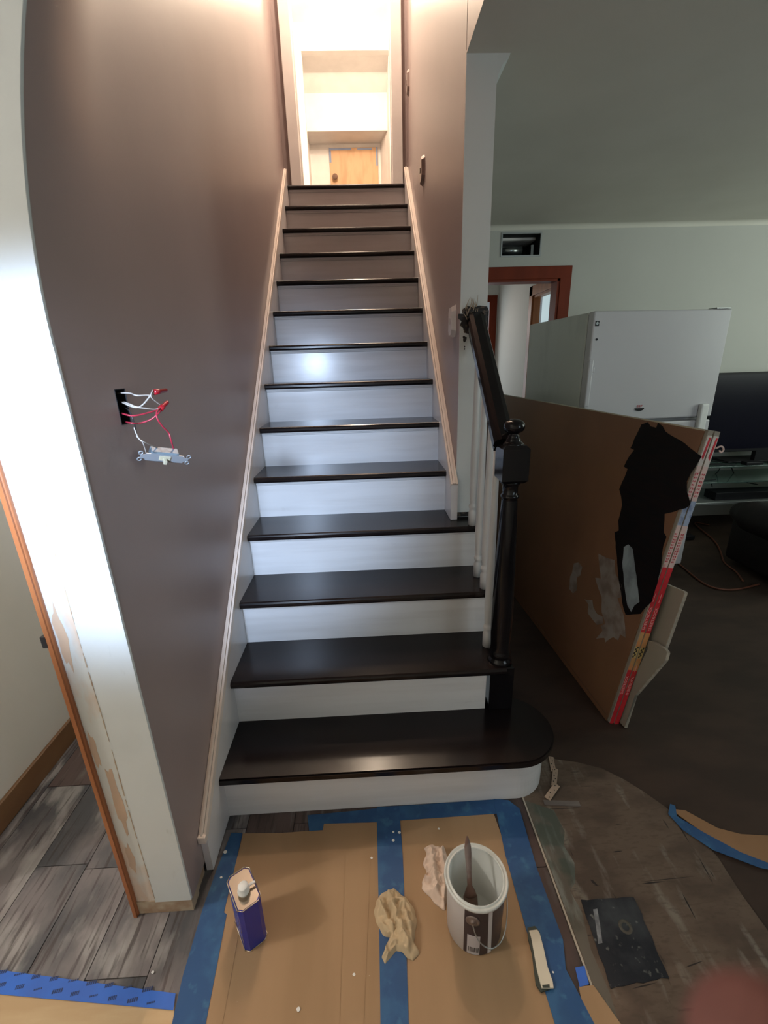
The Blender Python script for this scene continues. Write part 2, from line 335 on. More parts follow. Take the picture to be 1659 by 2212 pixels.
# world point seen at photo position (u, v) on a plane x, y or z = const
def W(u, v, x):   # point seen at photo position (u, v) on the plane x
    d = ((u-829.5)/FPX)*r2-((v-1106)/FPX)*u2+fw
    return CAM+d*((x-CAM.x)/d.x)
def Wy(u, v, y):
    d = ((u-829.5)/FPX)*r2-((v-1106)/FPX)*u2+fw
    return CAM+d*((y-CAM.y)/d.y)
def Wz(u, v, z):
    d = ((u-829.5)/FPX)*r2-((v-1106)/FPX)*u2+fw
    return CAM+d*((z-CAM.z)/d.z)
# ================================================================== STRUCTURE
# ---- left wall (taupe) with the switch-box hole
bm = BM()
hy0, hy1, hz0, hz1 = 0.102, 0.146, 1.297, 1.372
ZT = 4.95
def taupe_box(*a): box(bm, *a)
taupe_box(-0.115, -0.02, YF+0.004, hy0, 0.035, ZT)
taupe_box(-0.115, -0.02, hy1, 3.0, 0.0, ZT)
taupe_box(-0.115, -0.02, hy0, hy1, 0.0, hz0)
taupe_box(-0.115, -0.02, hy0, hy1, hz1, ZT)
taupe_box(-0.115, -0.085, hy0, hy1, hz0, hz1)
wl = struct('wall_left', bm, M['taupe'])
# end face, painted white: two drywall strips, crack between, raw foot
bm = BM(); box(bm, -0.1155, -0.0195, YF-0.003, YF+0.004, 0.045, 1.4495)
struct('wall_end_panel', bm, M['white_wall'], wl, 'white painted end face of the wall')
bm = BM(); box(bm, -0.168, -0.117, YF+0.002, YF+0.012, 0.045, 2.6)
struct('plaster_strip', bm, M['plaster'], wl, 'patched drywall strip beside the crack')
bm = BM(); box(bm, -0.168, -0.0205, YF-0.001, YF+0.04, 0.0, 0.045); box(bm, -0.10, -0.024, YF+.04, 0.04, 0, 0.035)
struct('raw_wall_foot', bm, M['raw'], wl, 'unpainted brown foot of the wall end')
# ragged edges along the crack
bm = BM(); za = [0.06+.012*i for i in range(190)]
for a_, b_ in zip(za, za[1:]):
    if random.random() < .12: continue
    c_ = -.1152+.0008*math.sin(a_*13); w_ = random.uniform(.0004, .0016)
    prism(bm, [(c_-w_, YF-.0031, a_), (c_+w_, YF-.0031, a_), (c_+w_*.8, YF-.0031, b_), (c_-w_, YF-.0031, b_)], (0, -.0004, 0))
struct('crack_edge', bm, M['raw'], wl)['kind'] = 'stuff'
bm = BM()
for (x0, x1, z0, z1) in ((-.164, -.143, .80, .95), (-.166, -.150, .52, .62), (-.150, -.128, .30, .52), (-.158, -.140, .16, .26), (-.166, -.15, 1.02, 1.14)):
    pts = []
    for k in range(14):
        a = 2*math.pi*k/14; rr = 1+0.22*math.sin(k*2.3+z0*9)
        pts.append(((x0+x1)/2+(x1-x0)/2*rr*math.cos(a), YF+0.0022, (z0+z1)/2+(z1-z0)/2*rr*math.sin(a)))
    prism(bm, pts, (0, -0.0006, 0))
struct('plaster_patch', bm, mat('tan_patch', (0.60, 0.42, 0.29), 0.85, (0.52, 0.38, 0.28), 12), wl)
# back half of the wall (side room face)
bm = BM(); box(bm, -0.168, -0.116, YF+0.012, 3.0, 0, ZT)
struct('wall_left_room', bm, M['cream'])
# ---- arch over the foot of the stair, springing from the left wall
def arch_x(z):
    a, b, z0 = 0.45, 0.80, 1.45
    t = min(max((z-z0)/b, 0), 1); return -0.02+a*(1-math.sqrt(max(0, 1-t*t)))
zs = [1.45+0.8*math.sin(math.pi/2*i/28) for i in range(29)]
curve = [(arch_x(z), z) for z in zs]
poly = [(-0.1155, 1.45)]+curve+[(XW+0.1, 2.25), (XW+0.1, ZT), (-0.1155, ZT)]
bm = BM(); prism(bm, [(x, YF-0.003, z) for x, z in poly], (0, 0.007, 0))
ar = struct('wall_arch', bm, M['white_wall'])
bm = BM(); rows = []; NY_ = 16     # plaster flares smoothly from the flat wall into the arch
for x, z in curve:
    row = []; YE = YF+.70
    for q in range(NY_+1):
        t = q/NY_; f = math.exp(-(t*.70/.20)**2)
        row.append(bm.verts.new((-0.0198+(x+0.02)*f, YF+0.004+t*(YE-YF), z)))
    rows.append(row)
for a_, b_ in zip(rows, rows[1:]):
    for q in range(NY_): f = bm.faces.new((a_[q], a_[q+1], b_[q+1], b_[q])); f.smooth = True
struct('arch_soffit', bm, M['taupe'], ar)
bm = BM(); box(bm, 0.43, XW, YF+.004, YF+.11, 2.25, 2.36); box(bm, -.02, XW, YF+.004, YF+.06, 2.36, ZT); struct('arch_fill', bm, M['taupe'], ar)
# ---- right wall with its white end face, and header over the open side
bm = BM(); box(bm, XW, XW+0.10, YB+0.003, 3.0, 0.60, ZT)
wr = struct('wall_right', bm, M['taupe'])
bm = BM(); box(bm, XW+0.0003, XW+0.1025, YB-0.004, YB+0.003, 0.76, ZC+0.01)
struct('wall_end_face', bm, M['white_wall'], wr, 'white painted end of the wall')
bm = BM(); box(bm, XW+0.1003, XW+0.104, YB+0.003, YL, 0.0, ZC+.01)
struct('wall_living_side', bm, M['living_wall'], wr)
bm = BM(); box(bm, XW, XW+0.10, YF+0.114, YB-0.004, ZC+0.001, ZT)
struct('wall_header', bm, M['taupe'])
# little cove flare at the head of the wall end
bm = BM(); pr = [(XW+0.1025, ZC), (XW+0.145, ZC), (XW+0.140, ZC-0.012), (XW+0.120, ZC-0.03), (XW+0.108, ZC-0.055), (XW+0.1025, ZC-0.08)]
prism(bm, [(x, YB-0.004, z) for x, z in pr], (0, YL-YB, 0))
struct('trim_1', bm, M['white_wall'])
# raw gap at the foot of the wall end on the fourth tread
bm = BM(); box(bm, XW+0.006, XW+0.058, YB-0.006, YB-0.002, 0.762, 0.782)
struct('wall_foot_gap', bm, M['ring_torn'], wr)
# ---- stairwell end wall above the top door, and closing surfaces
bm = BM()
box(bm, -0.02, 0.03, 2.96, 3.06, 2.66, ZT); box(bm, 0.845, XW, 2.96, 3.06, 2.66, ZT); box(bm, 0.03, 0.845, 2.96, 3.06, 4.62, ZT)
struct('wall_stair_top', bm, M['taupe'])
for nm, x0, x1 in (('trim_2', 0.028, 0.103), ('trim_3', 0.768, 0.843)):
    bm = BM(); box(bm, x0, x1, 2.935, 3.075, 2.66, 4.64, 0.004); box(bm, x0+(.075 if x0 < .5 else -.008), x0+(.083 if x0 < .5 else 0), 2.99, 3.02, 2.66, 4.62)
    struct(nm, bm, M['up_white'])
bm = BM(); box(bm, 0.03, 0.845, 2.935, 3.075, 4.60, 4.68); struct('trim_4', bm, M['up_white'])
bm = BM(); box(bm, -0.12, 1.0, YF, 3.06, ZT, ZT+.05); struct('ceiling_stairwell', bm, M['up_white'])
# ---- upstairs hall
bm = BM(); box(bm, -0.2, 1.1, 2.96, 5.8, 2.55, 2.658); struct('floor_upstairs', bm, M['tread'])
bm = BM(); box(bm, -0.13, -0.075, 3.06, 4.82, 2.66, 4.65); struct('wall_upstairs_left', bm, M['up_white'])
bm = BM(); box(bm, 0.95, 1.0, 3.06, 4.82, 2.66, 4.65); struct('wall_upstairs_right', bm, M['up_white'])
bm = BM(); box(bm, -0.13, 1.0, 3.06, 4.86, 4.65, 4.70); struct('ceiling_upstairs', bm, M['up_white'])
bm = BM(); box(bm, -0.13, -0.008, 4.82, 4.90, 2.66, 4.65); box(bm, 0.89, 1.0, 4.82, 4.90, 2.66, 4.65); box(bm, -0.008, 0.89, 4.82, 4.90, 4.43, 4.65)
wu = struct('wall_upstairs_header', bm, M['up_white'])
bm = BM(); box(bm, -0.10, -0.058, 4.90, 5.70, 2.66, 4.5)
prism(bm, [(0.878, 4.90, 2.66), (0.878, 5.32, 2.66), (0.805, 5.64, 2.66), (0.95, 5.64, 2.66), (0.95, 4.90, 2.66)], (0, 0, 1.8))
struct('wall_alcove_sides', bm, M['up_white'])
bm = BM()
prism(bm, [(-.1, 4.901, 4.43), (-.1, 5.17, 4.43), (-.1, 5.32, 4.323), (-.1, 5.32, 3.973), (-.1, 5.68, 3.973), (-.1, 5.68, 4.6), (-.1, 4.901, 4.6)], (1.05, 0, 0))
struct('ceiling_alcove', bm, M['up_white'])
bm = BM(); box(bm, -0.1, 1.0, 5.64, 5.70, 2.66, 4.0); struct('wall_upstairs_end', bm, M['up_white'])
# ---- floors
bm = BM(); box(bm, -1.9, 0.984, -1.9, 0.235, -0.05, -0.004); box(bm, -1.9, -0.168, 0.235, 3.0, -0.05, -0.004)
fl = struct('floor', bm, M['grout'])
edges = [-0.085+0.152*i for i in range(-8, 8)]
edges[-1] = 0.981
joints = {-0.389: 0.07, -0.541: 0.085, -0.237: -0.19, -0.693: 0.36, 0.827: -0.005, 0.675: -.42, 0.219: 0.17}
planks = []
for i, x in enumerate(edges[:-1]):
    x1 = edges[i+1]; j0 = joints.get(round(x, 3), random.uniform(-.9, 0))
    ymax = 0.214 if x > -0.2 else 2.9
    ys = []; y = j0
    while y > -1.9: y -= 0.93
    while y < ymax: ys.append(y); y += 0.93
    ys.append(ymax)
    for a, b in zip(ys, ys[1:]):
        if b-a < 0.02: continue
        xb = x1
        if x < -0.17 < x1 and b > YF: xb = x1
        bm = BM(); dz = random.uniform(-.0004, .0004)
        c = ((x+x1)/2, (a+b)/2)
        box(bm, x+.0012-c[0], xb-.0012-c[0], a+.0012-c[1], b-.0012-c[1], -0.008, dz-.001)
        o = obj('plank', bm, random.choice([M['plank'], M['plank_warm'], M['plank']]) if c[0] < .0 else (M['plank_dark'] if c[0] > .6 else M['plank_warm']), fl)
        o.location = (c[0], c[1], 0)
# metal strip along the tile edge
bm = BM(); box(bm, 0.9815, 0.9865, -1.9, 0.215, -0.003, 0.0012); struct('floor_edge_strip', bm, M['strip'], fl, 'thin pale metal strip along the tile edge')
# worn subfloor patch and dark living room floor
bm = BM(); box(bm, 0.9865, 5.2, -1.9, 4.6, -0.05, -0.004); box(bm, .984, .9865, -1.9, 4.6, -.05, -.004)
struct('floor_living', bm, M['living_floor'])
bm = BM()
bd = [(0.9866, 0.48), (1.10, 0.40), (1.156, 0.353), (1.23, 0.335), (1.305, 0.304), (1.36, 0.255), (1.399, 0.207), (1.439, 0.146), (1.47, 0.07), (1.49, -0.008), (1.482, -0.103), (1.483, -0.187), (1.50, -0.4), (1.52, -1.8), (0.9866, -1.8)]
prism(bm, [(x, y, -0.004) for x, y in bd], (0, 0, 0.004)); struct('floor_patch', bm, M['subfloor'])
bm = BM()
gl = [(0.989, 0.20), (1.07, 0.16), (1.075, 0.09), (1.055, 0.05), (1.065, 0.0), (1.045, -0.05), (1.02, -0.07), (1.03, -0.12), (1.015, -0.2), (1.02, -0.28), (1.0, -0.45), (0.989, -0.6)]
prism(bm, [(x, y, 0.0) for x, y in gl], (0, 0, 0.0006)); struct('floor_smear', bm, M['green'])
# ---- left room
bm = BM(); box(bm, -0.80, -0.74, 0.0, 3.0, 0, 2.6); box(bm, -1.9, -0.74, -0.03, 0.03, 0, 2.6); struct('wall_side_room', bm, M['cream'])
bm = BM(); box(bm, -0.74, -0.727, 0.0, 2.95, 0, 0.092, 0.003); struct('baseboard_left', bm, M['base_wood'])
bm = BM(); box(bm, -0.80, -0.16, 2.95, 3.05, 0, 2.6); struct('wall_side_room_back', bm, M['cream'])
bm = BM(); box(bm, -0.182, -0.167, YF-0.006, YF+0.07, 0.0, 2.5, 0.003); box(bm, -0.179, -0.170, YF-0.010, YF-.004, 0, 2.5)
jb = struct('trim_5', bm, M['orange'])
jb['label'] = 'orange varnished jamb strip on the wall end'
bm = BM(); box(bm, -0.189, -0.178, YF-0.011, YF+0.004, 0.862, 0.889, .001); struct('latch', bm, M['pin'], jb, 'small black latch')
bm = BM(); box(bm, -1.9, -0.12, -1.9, 3.0, 2.6, 2.65); struct('ceiling_left', bm, M['up_white'])
bm = BM(); box(bm, -1.95, -1.9, -1.9, .0, 0, 2.65); struct('wall_far_left', bm, M['cream'])
bm = BM(); box(bm, -1.95, 5.2, -1.95, -1.9, 0, 2.65); struct('wall_behind', bm, M['cream'])
bm = BM(); box(bm, -0.02, 5.2, -1.9, YF-.003, ZC, ZC+.05); box(bm, XW+.1, 5.2, YF-.003, YL+.1, ZC, ZC+.05); box(bm, XW, XW+.1, YF-.003, YB, ZC-.0, ZC+.001)
struct('ceiling', bm, M['ceiling'])
# ---- living room back wall with doorway and duct hole
DX0, DX1, DZ = 1.20, 2.035, 2.0
vx0, vx1, vz0, vz1 = 1.575, 1.862, 2.163, 2.305
bm = BM()
box(bm, XW+.1, DX0, YL, YL+.1, 0, ZC); box(bm, DX1, 5.2, YL, YL+.1, 0, ZC)
box(bm, DX0, vx0, YL, YL+.1, DZ, ZC); box(bm, vx1, DX1, YL, YL+.1, DZ, ZC)
box(bm, vx0, vx1, YL, YL+.1, DZ, vz0); box(bm, vx0, vx1, YL, YL+.1, vz1, ZC)
# soft cove between wall and ceiling
cp = [(YL, ZC)]+[(YL-0.03+0.03*math.sin(a), ZC-0.03+0.03*math.cos(a)) for a in [math.pi/2*i/8 for i in range(9)]]
wb = struct('wall_back', bm, M['living_wall'])
bm = BM(); prism(bm, [(XW+.1, y, z) for y, z in cp], (4.2, 0, 0)); struct('trim_6', bm, M['ceiling'])
bm = BM(); box(bm, 5.15, 5.2, -1.9, YL+.1, 0, ZC); struct('wall_far_right', bm, M['living_wall'])
# casing
bm = BM(); box(bm, DX1, 2.122, YL-0.018, YL, 0, 2.085, 0.003); box(bm, DX1-.018, DX1, YL-.01, YL+.11, 0, 2.0)
dt = struct('door_1', bm, M['red_wood'])
bm = BM(); box(bm, DX0-.085, 2.122, YL-0.0185, YL, 1.998, 2.085, 0.003); box(bm, DX0, DX1, YL-.01, YL+.11, 1.982, 2.0)
struct('door_head', bm, M['red_wood'], dt)
# hallway beyond
bm = BM(); box(bm, 1.1, 2.04, YL+.1, 4.6, 2.285, 2.32); struct('ceiling_hallway', bm, M['up_white'])
bm = BM(); box(bm, 2.04, 2.10, YL+.1, 2.965, 0, 2.3); box(bm, 2.04, 2.10, 3.41, 4.56, 0, 2.3); box(bm, 2.04, 2.10, 2.965, 3.41, 1.96, 2.3)
struct('wall_hallway_right', bm, M['cream'])
bm = BM(); box(bm, 2.026, 2.04, 3.40, 3.475, 0, 2.035, .002); box(bm, 2.026, 2.04, 2.95, 3.475, 1.955, 2.035, .002); box(bm, 2.04, 2.10, 3.385, 3.41, 0, 1.96); box(bm, 2.04, 2.10, 2.965, 3.41, 1.935, 1.96)
struct('door_2', bm, M['orange'])
bm = BM(); box(bm, 2.5, 2.52, 2.965, 4.4, 0, 2.3); struct('window_1', bm, M['blue_pane'])
bm = BM(); box(bm, 1.1, 1.16, YL+.1, 4.6, 0, 2.3); struct('wall_hallway_left', bm, M['cream'])
bm = BM(); box(bm, 1.1, 1.40, 4.5, 4.56, 0, 2.3); box(bm, 2.02, 2.1, 4.5, 4.56, 0, 2.3); box(bm, 1.40, 2.02, 4.5, 4.56, 2.06, 2.3); struct('wall_hallway_end', bm, M['cream'])
bm = BM(); box(bm, 1.935, 2.02, 4.48, 4.50, 0, 2.11, .002); box(bm, 1.35, 2.02, 4.481, 4.50, 2.04, 2.11, .002); struct('door_3', bm, M['red_wood'])
bm = BM(); box(bm, 1.40, 1.94, 4.75, 4.77, 0.9, 2.04); wi = struct('window_2', bm, M['sky_pane'])
bm = BM(); box(bm, 1.40, 1.94, 4.74, 4.748, 1.56, 1.575); box(bm, 1.40, 1.94, 4.74, 4.748, 1.50, 1.512); struct('window_bar', bm, M['dark_plastic'], wi)

# ================================================================== STAIRCASE
stair = thing('staircase', 'staircase of fourteen dark espresso treads with glossy white risers between two walls', 'staircase', (0.42, 0.2, 0))
def nosed(bm, x0, x1, yf, yb, z):
    pr = [(yb, z-TH), (yb, z), (yf+.008, z), (yf+.003, z-.003), (yf, z-.009), (yf, z-.018), (yf+.003, z-.024), (yf+.008, z-TH)]
    prism(bm, [(x0, y, zz) for y, zz in pr], (x1-x0, 0, 0))
for k in range(2, 15):
    z = k*H; yf = k*D-OV; x1 = XR if k > 4 else (0.985 if k < 4 else 0.985)
    yb = (k+1)*D if k < 14 else 2.955
    bm = BM()
    if k == 4:
        nosed(bm, 0, 0.965, yf, YB-0.006, z); box(bm, 0, XR, YB-.006, yb, z-TH, z)
    else:
        nosed(bm, 0.0, 0.965 if k < 4 else XR, yf, yb, z)
    obj('tread', bm, M['tread'], stair)
# first tread: wide bullnose
bm = BM(); cx, cy, R = 0.96, 0.33, 0.150
arc = [(cx+R*math.sin(a), cy-R*math.cos(a)) for a in [math.pi*i/24 for i in range(25)]]
def bull(bm, r, x0, z0, z1, yb):
    a = [(x0, cy-r)]+[(cx+r*math.sin(t), cy-r*math.cos(t)) for t in [math.pi*i/28 for i in range(29)]]+[(0.90, cy+r), (0.90, yb), (x0, yb)]
    prism(bm, [(x, y, z0) for x, y in a], (0, 0, z1-z0))
bull(bm, R-.004, 0, H-TH, H-TH+.006, 2*D); bull(bm, R, 0, H-TH+.005, H-.005, 2*D); bull(bm, R-.004, 0, H-.006, H, 2*D)
o = obj('tread', bm, M['tread'], stair); o['label'] = 'bottom tread with a round bullnose end'
bm = BM(); bull(bm, R-.03, 0, 0.0, H-TH, 2*D-.02); o = obj('riser', bm, M['riser'], stair); o['label'] = 'bottom riser curving round the bullnose'
for k in range(2, 15):
    bm = BM(); x1 = XR if k > 4 else 0.955
    if k == 2: x1 = 0.90
    box(bm, 0, x1, k*D, k*D+.018, (k-1)*H, k*H-TH)
    r = obj('riser', bm, M['riser'], stair)
    if k > 2:
        bm = BM(); zt = k*H-TH
        pr = [(k*D, zt), (k*D-.014, zt), (k*D-.013, zt-.005), (k*D-.008, zt-.008), (k*D-.006, zt-.013), (k*D, zt-.016)]
        prism(bm, [(0.004, y, z) for y, z in pr], (x1-.008, 0, 0)); obj('cove_moulding', bm, M['riser'], r)
# skirt boards with ridged caps
def slope(y): return 0.9048*y+0.102
def skirt(x0, x1, ys, ye, zfoot, capx0, capx1, foot=True):
    bm = BM(); prism(bm, [(x0, ys, zfoot), (x0, ys, slope(ys)), (x0, ye, slope(ye)), (x0, ye, slope(ye)-.36), (x0, ys+.35, zfoot)], (x1-x0, 0, 0))
    s = obj('skirt_board', bm, M['trim'], stair)
    bm = BM(); w = (capx1-capx0); n = V((0, -0.671, 0.7415))
    for i, (a, b, h) in enumerate(((0, .30, .010), (.30, .64, .014), (.64, 1.0, .010))):
        p0 = V((capx0+w*a+.0006, ys, slope(ys))); p1 = V((capx0+w*a+.0006, ye, slope(ye)))
        q = [(p0-n*.014), p0+n*h, p1+n*h, p1-n*.014]
        prism(bm, q, (w*(b-a)-.0012, 0, 0))
    obj('cap_moulding', bm, M['cap'], s)
    return s
s = skirt(-0.0195, 0.0, 0.045, 2.93, 0.0, -0.0195, 0.003)
bm = BM(); box(bm, -0.0195, 0.003, 0.030, 0.047, 0.128, 0.152, .002); obj('end_block', bm, M['cap'], s)
skirt(XR, XW-.0005, YB-.045, 2.93, 0.762, XR-.003, XW-.0005)
# closed side below the open treads
bm = BM(); prism(bm, [(0.966, 2*D, 0), (0.966, 2*D, 2*H-TH), (0.966, 3*D, 2*H-TH), (0.966, 3*D, 3*H-TH), (0.966, 4*D, 3*H-TH), (0.966, 4*D, 4*H-TH), (0.966, .935, 4*H-TH), (0.966, .935, 0)], (0.012, 0, 0))
obj('side_panel', bm, M['underside'], stair)

# ================================================================== RAILING
rail = thing('stair_railing', 'black newel post and sloping handrail with white balusters at the stair foot', 'railing', (0.953, 0.45, H))
NX, NY = 0.953, 0.452
nw = bpy.data.objects.new('newel_post', None); COL.objects.link(nw); nw.location = (NX, NY, H); attach(nw, rail)
nw.matrix_parent_inverse = Matrix.Translation(-ORG[rail.name]); ORG[nw.name] = V((NX, NY, H))
def cbox(bm, cx, cy, hw, z0, z1, ch=.010):
    prof = [(hw-ch, z0), (hw, z0+ch), (hw, z1-ch), (hw-ch, z1)]
    rings = [[bm.verts.new((cx+sx*r, cy+sy*r, z)) for sx, sy in ((-1, -1), (1, -1), (1, 1), (-1, 1))] for r, z in prof]
    for a, b in zip(rings, rings[1:]):
        for i in range(4): bm.faces.new((a[i], a[(i+1) % 4], b[(i+1) % 4], b[i]))
    bm.faces.new(rings[0][::-1]); bm.faces.new(rings[-1])
bm = BM(); cbox(bm, NX, NY, 0.043, H, 0.372, .003); obj('lower_block', bm, M['black'], nw)
bm = BM(); cbox(bm, NX, NY, 0.041, 1.045, 1.163, .010); obj('upper_block', bm, M['black'], nw)
bm = BM()
lathe(bm, [(.030, .368), (.041, .372), (.044, .380), (.041, .389), (.035, .394), (.034, .400), (.038, .406), (.039, .413), (.035, .420), (.0335, .44), (.036, .50), (.0365, .58), (.033, .75), (.0285, .90), (.025, .985), (.0245, .990), (.0285, .994), (.029, .999), (.0265, 1.003), (.0235, 1.006), (.0245, 1.03), (.029, 1.038), (.033, 1.043), (.033, 1.047)], (NX, NY, 0), 32)
obj('turned_shaft', bm, M['black'], nw)
bm = BM()
lathe(bm, [(.032, 1.158), (.031, 1.166), (.026, 1.170), (.022, 1.174), (.0225, 1.178), (.0185, 1.182), (.0175, 1.186), (.018, 1.189), (.013, 1.192), (.0135, 1.196), (.021, 1.199), (.028, 1.204), (.0315, 1.211), (.032, 1.218), (.030, 1.226), (.024, 1.233), (.014, 1.2375), (0, 1.239)], (NX, NY, 0), 32)
obj('ball_finial', bm, M['black'], nw)
# handrail
bm = BM(); p0, p1 = V((0.936, 0.488, 1.155)), V((0.937, YB-.006, 1.563))
d = (p1-p0).normalized(); sx = V((1, 0, 0)); sn = sx.cross(d).normalized()
prof = [(-.027, -.030), (.027, -.030), (.027, -.012), (.034, -.004), (.034, .012), (.028, .024), (.014, .030), (-.014, .030), (-.028, .024), (-.034, .012), (-.034, -.004), (-.027, -.012)]
prism(bm, [p0+sx*a+sn*b for a, b in prof], p1-p0)
hr = obj('handrail', bm, M['black'], rail)
bm = BM(); box(bm, 0.905, 0.979, YB-.020, YB-.0045, 1.512, 1.598, .004)
pts = [(-.01, .03), (.0, .10), (.05, .105), (.09, .085), (.092, .02), (.085, -.02), (.055, -.03), (.02, -.045), (-.005, -.02)]
obj('wall_bracket', bm, M['ring_torn'], rail)
bm = BM(); prism(bm, [Wy(u, v, YB-.0045) for u, v in ((999, 668), (1010, 661), (1022, 664), (1035, 660), (1052, 662), (1056, 672), (1054, 700), (1055, 712), (1046, 716), (1030, 714), (1014, 722), (1003, 719), (1000, 708), (993, 703), (997, 694), (989, 688), (990, 678), (1000, 678))], (0, -.002, 0))
obj('torn_plaster', bm, M['ring_torn'], rail)
bm = BM()
random.seed(3)
for i in range(26):
    x = random.uniform(.893, .945); z = random.uniform(1.55, 1.605)
    a = random.uniform(.6, 2.4); l = random.uniform(.014, .040)
    tube(bm, [(x, YB-.018, z), (x+l*math.cos(a), YB-.022, z+l*math.sin(a))], lambda t: .0017*(1-t)+.0004, 5, raw=True)
o = obj('torn_fibres', bm, M['splinter'], rail); o['label'] = 'pale torn fibres around the bracket'
bm = BM()
for (x, z, s) in ((.899, 1.492, .011), (.903, 1.535, .009), (.893, 1.552, .007), (.889, 1.59, .005), (.9, 1.455, .003), (.9, 1.463, .003), (.898, 1.52, .006)):
    pp = [(x+s*(1+.3*math.sin(i*2.1))*math.cos(i*math.pi/5)*.7, YB-.0045, z+s*(1+.3*math.cos(i*1.7))*math.sin(i*math.pi/5)) for i in range(10)]
    prism(bm, pp, (0, -.0012, 0))
o = obj('paint_blot', bm, M['ring_torn'], wr); o['label'] = 'black paint blots on the white wall end'
# balusters
def baluster(x, y, z0):
    zt = 1.155+(y-0.488)*(1.563-1.155)/(YB-.006-.488)-.028
    b = obj('baluster', (lambda bm: (lathe(bm, [(.0165, 0), (.0165, .055), (.0135, .063), (.0115, .068), (.0155, .076), (.0165, .082), (.0145, .089), (.0115, .094), (.0125, .10), (.0150, .16), (.0145, .30), (.0115, .60), (.0105, zt-z0)], (0, 0, 0), 20), bm)[1])(BM()), M['baluster'], rail)
    b.location = (x, y, z0)
    return b
for x, y, z in ((.930, .838, .76), (.936, .742, .57), (.937, .640, .57), (.929, .535, .38)): baluster(x, y, z)

# ================================================================== SWITCH BOX, WIRES, HANGING SWITCH
bm = BM()
t = .0015; X0, X1 = -0.084, -0.0195
box(bm, X0, X1, hy0+.0005, hy0+t, hz0+.0005, hz1-.0005); box(bm, X0, X1, hy1-t, hy1-.0005, hz0+.0005, hz1-.0005)
box(bm, X0, X1, hy0+t, hy1-t, hz0+.0005, hz0+t); box(bm, X0, X1, hy0+t, hy1-t, hz1-t, hz1-.0005); box(bm, X0, X0+t, hy0+t, hy1-t, hz0+t, hz1-t)
tag(obj('electrical_box', bm, M['wire_k']), 'open dark electrical box sunk in the taupe wall with loose wires', 'electrical box')
_a = V((0.002, 0.108, 1.228)); _b = V((0.080, 0.170, 1.203)); _ux = (_b-_a).normalized(); _c = (_a+_b)/2
_uf = (CAM-_c); _uf = (_uf-_ux*_uf.dot(_ux)).normalized(); _uf = (_uf*0.80+V((0, 0, -1))*0.60); _uf = (_uf-_ux*_uf.dot(_ux)).normalized()
def SWP(x, y, z): return _c+_ux*x+_uf.cross(_ux).normalized()*y+_uf*z
swt = thing('hanging_switch', 'light switch dangling from red and white wires out of the wall box', 'light switch', (0.04, 0.138, 1.215))
k = 280/1659.
def C(a, b, x): return W(200+a*k, 780+b*k, x)
wires = [
 ('wire_w', [C(300, 405, -.07), C(330, 408, -.03), C(480, 412, 0), C(560, 440, .02), (C(700, 437, .035)), C(745, 440, .04), C(790, 400, .045)], .0016),
 ('wire_w', [C(320, 510, -.07), C(380, 530, -.02), C(540, 592, .01), C(640, 560, .025), C(740, 440, .04), C(775, 370, .045)], .0016),
 ('wire_w', [C(330, 520, -.07), C(420, 530, -.01), C(560, 585, .015), C(680, 605, .03), C(800, 618, .04), C(850, 600, .045)], .0015),
 ('wire_w', [C(770, 370, .045), C(745, 450, .043), C(800, 510, .045), C(870, 560, .048)], .0012),
 ('wire_r', [C(330, 650, -.07), C(400, 678, -.01), C(520, 700, .012), C(680, 670, .03), C(830, 625, .045), C(880, 590, .05)], .0017),
 ('wire_r', [C(360, 765, -.06), C(480, 790, 0), C(600, 795, .01), C(740, 750, .03), C(830, 680, .045), C(900, 600, .05)], .0017),
 ('wire_r', [C(870, 590, .05), C(822, 650, .05), C(830, 740, .052), C(900, 840, .055), C(975, 920, .058), C(1003, 1010, .060), SWP(.022, .010, -.022)], .0018),
 ('wire_k', [C(400, 590, -.03), C(470, 640, -.005), C(520, 760, .002), C(555, 880, .01), C(560, 920, .012)], .0013),
 ('wire_w', [C(530, 850, .008), C(560, 930, .012), C(600, 1000, .02), C(660, 1035, .028), SWP(-.012, .010, -.022)], .0013),
 ('wire_w', [C(625, 1030, .02), C(560, 960, .012), C(640, 1040, .022), SWP(-.038, .004, -.002)], .0010),
]
for m_, pts, r in wires:
    bm = BM(); tube(bm, pts, r, 7, k=5); obj({'wire_w': 'white_wire', 'wire_r': 'red_wire', 'wire_k': 'black_wire'}[m_], bm, M[m_], swt)
for a, b in ((C(785, 400, .045), C(950, 372, .052)), (C(860, 620, .048), C(965, 520, .058))):
    bm = BM(); ax = (b-a); L = ax.length
    lathe(bm, [(.0035, 0), (.0060, .001), (.0062, L*.35), (.0048, L*.45), (.0046, L*.9), (.003, L)], a, 14, ax)
    obj('wire_nut', bm, M['nut'], swt)
a = V((0.002, 0.108, 1.228)); b = V((0.080, 0.170, 1.203))
ux = (b-a).normalized(); cen = (a+b)/2
uf = (CAM-cen); uf = (uf-ux*uf.dot(ux)).normalized()      # out of the switch face, to the photographer
uf = (uf*0.80+V((0, 0, -1))*0.60); uf = (uf-ux*uf.dot(ux)).normalized()
uy = uf.cross(ux).normalized()
SW = frame_mat(cen, ux, uy)
def swbox(bm, *a, **kw):
    tmp = bmesh.new(); box(tmp, *a, **kw); bmesh.ops.transform(tmp, matrix=SW, verts=tmp.verts[:])
    me = bpy.data.meshes.new('tmp'); tmp.to_mesh(me); tmp.free(); bm.from_mesh(me); bpy.data.meshes.remove(me)
bm = BM(); swbox(bm, -.030, .030, -.0135, .0135, -.024, -.002, bevel=.002); obj('switch_body', bm, M['switch_body'], swt)
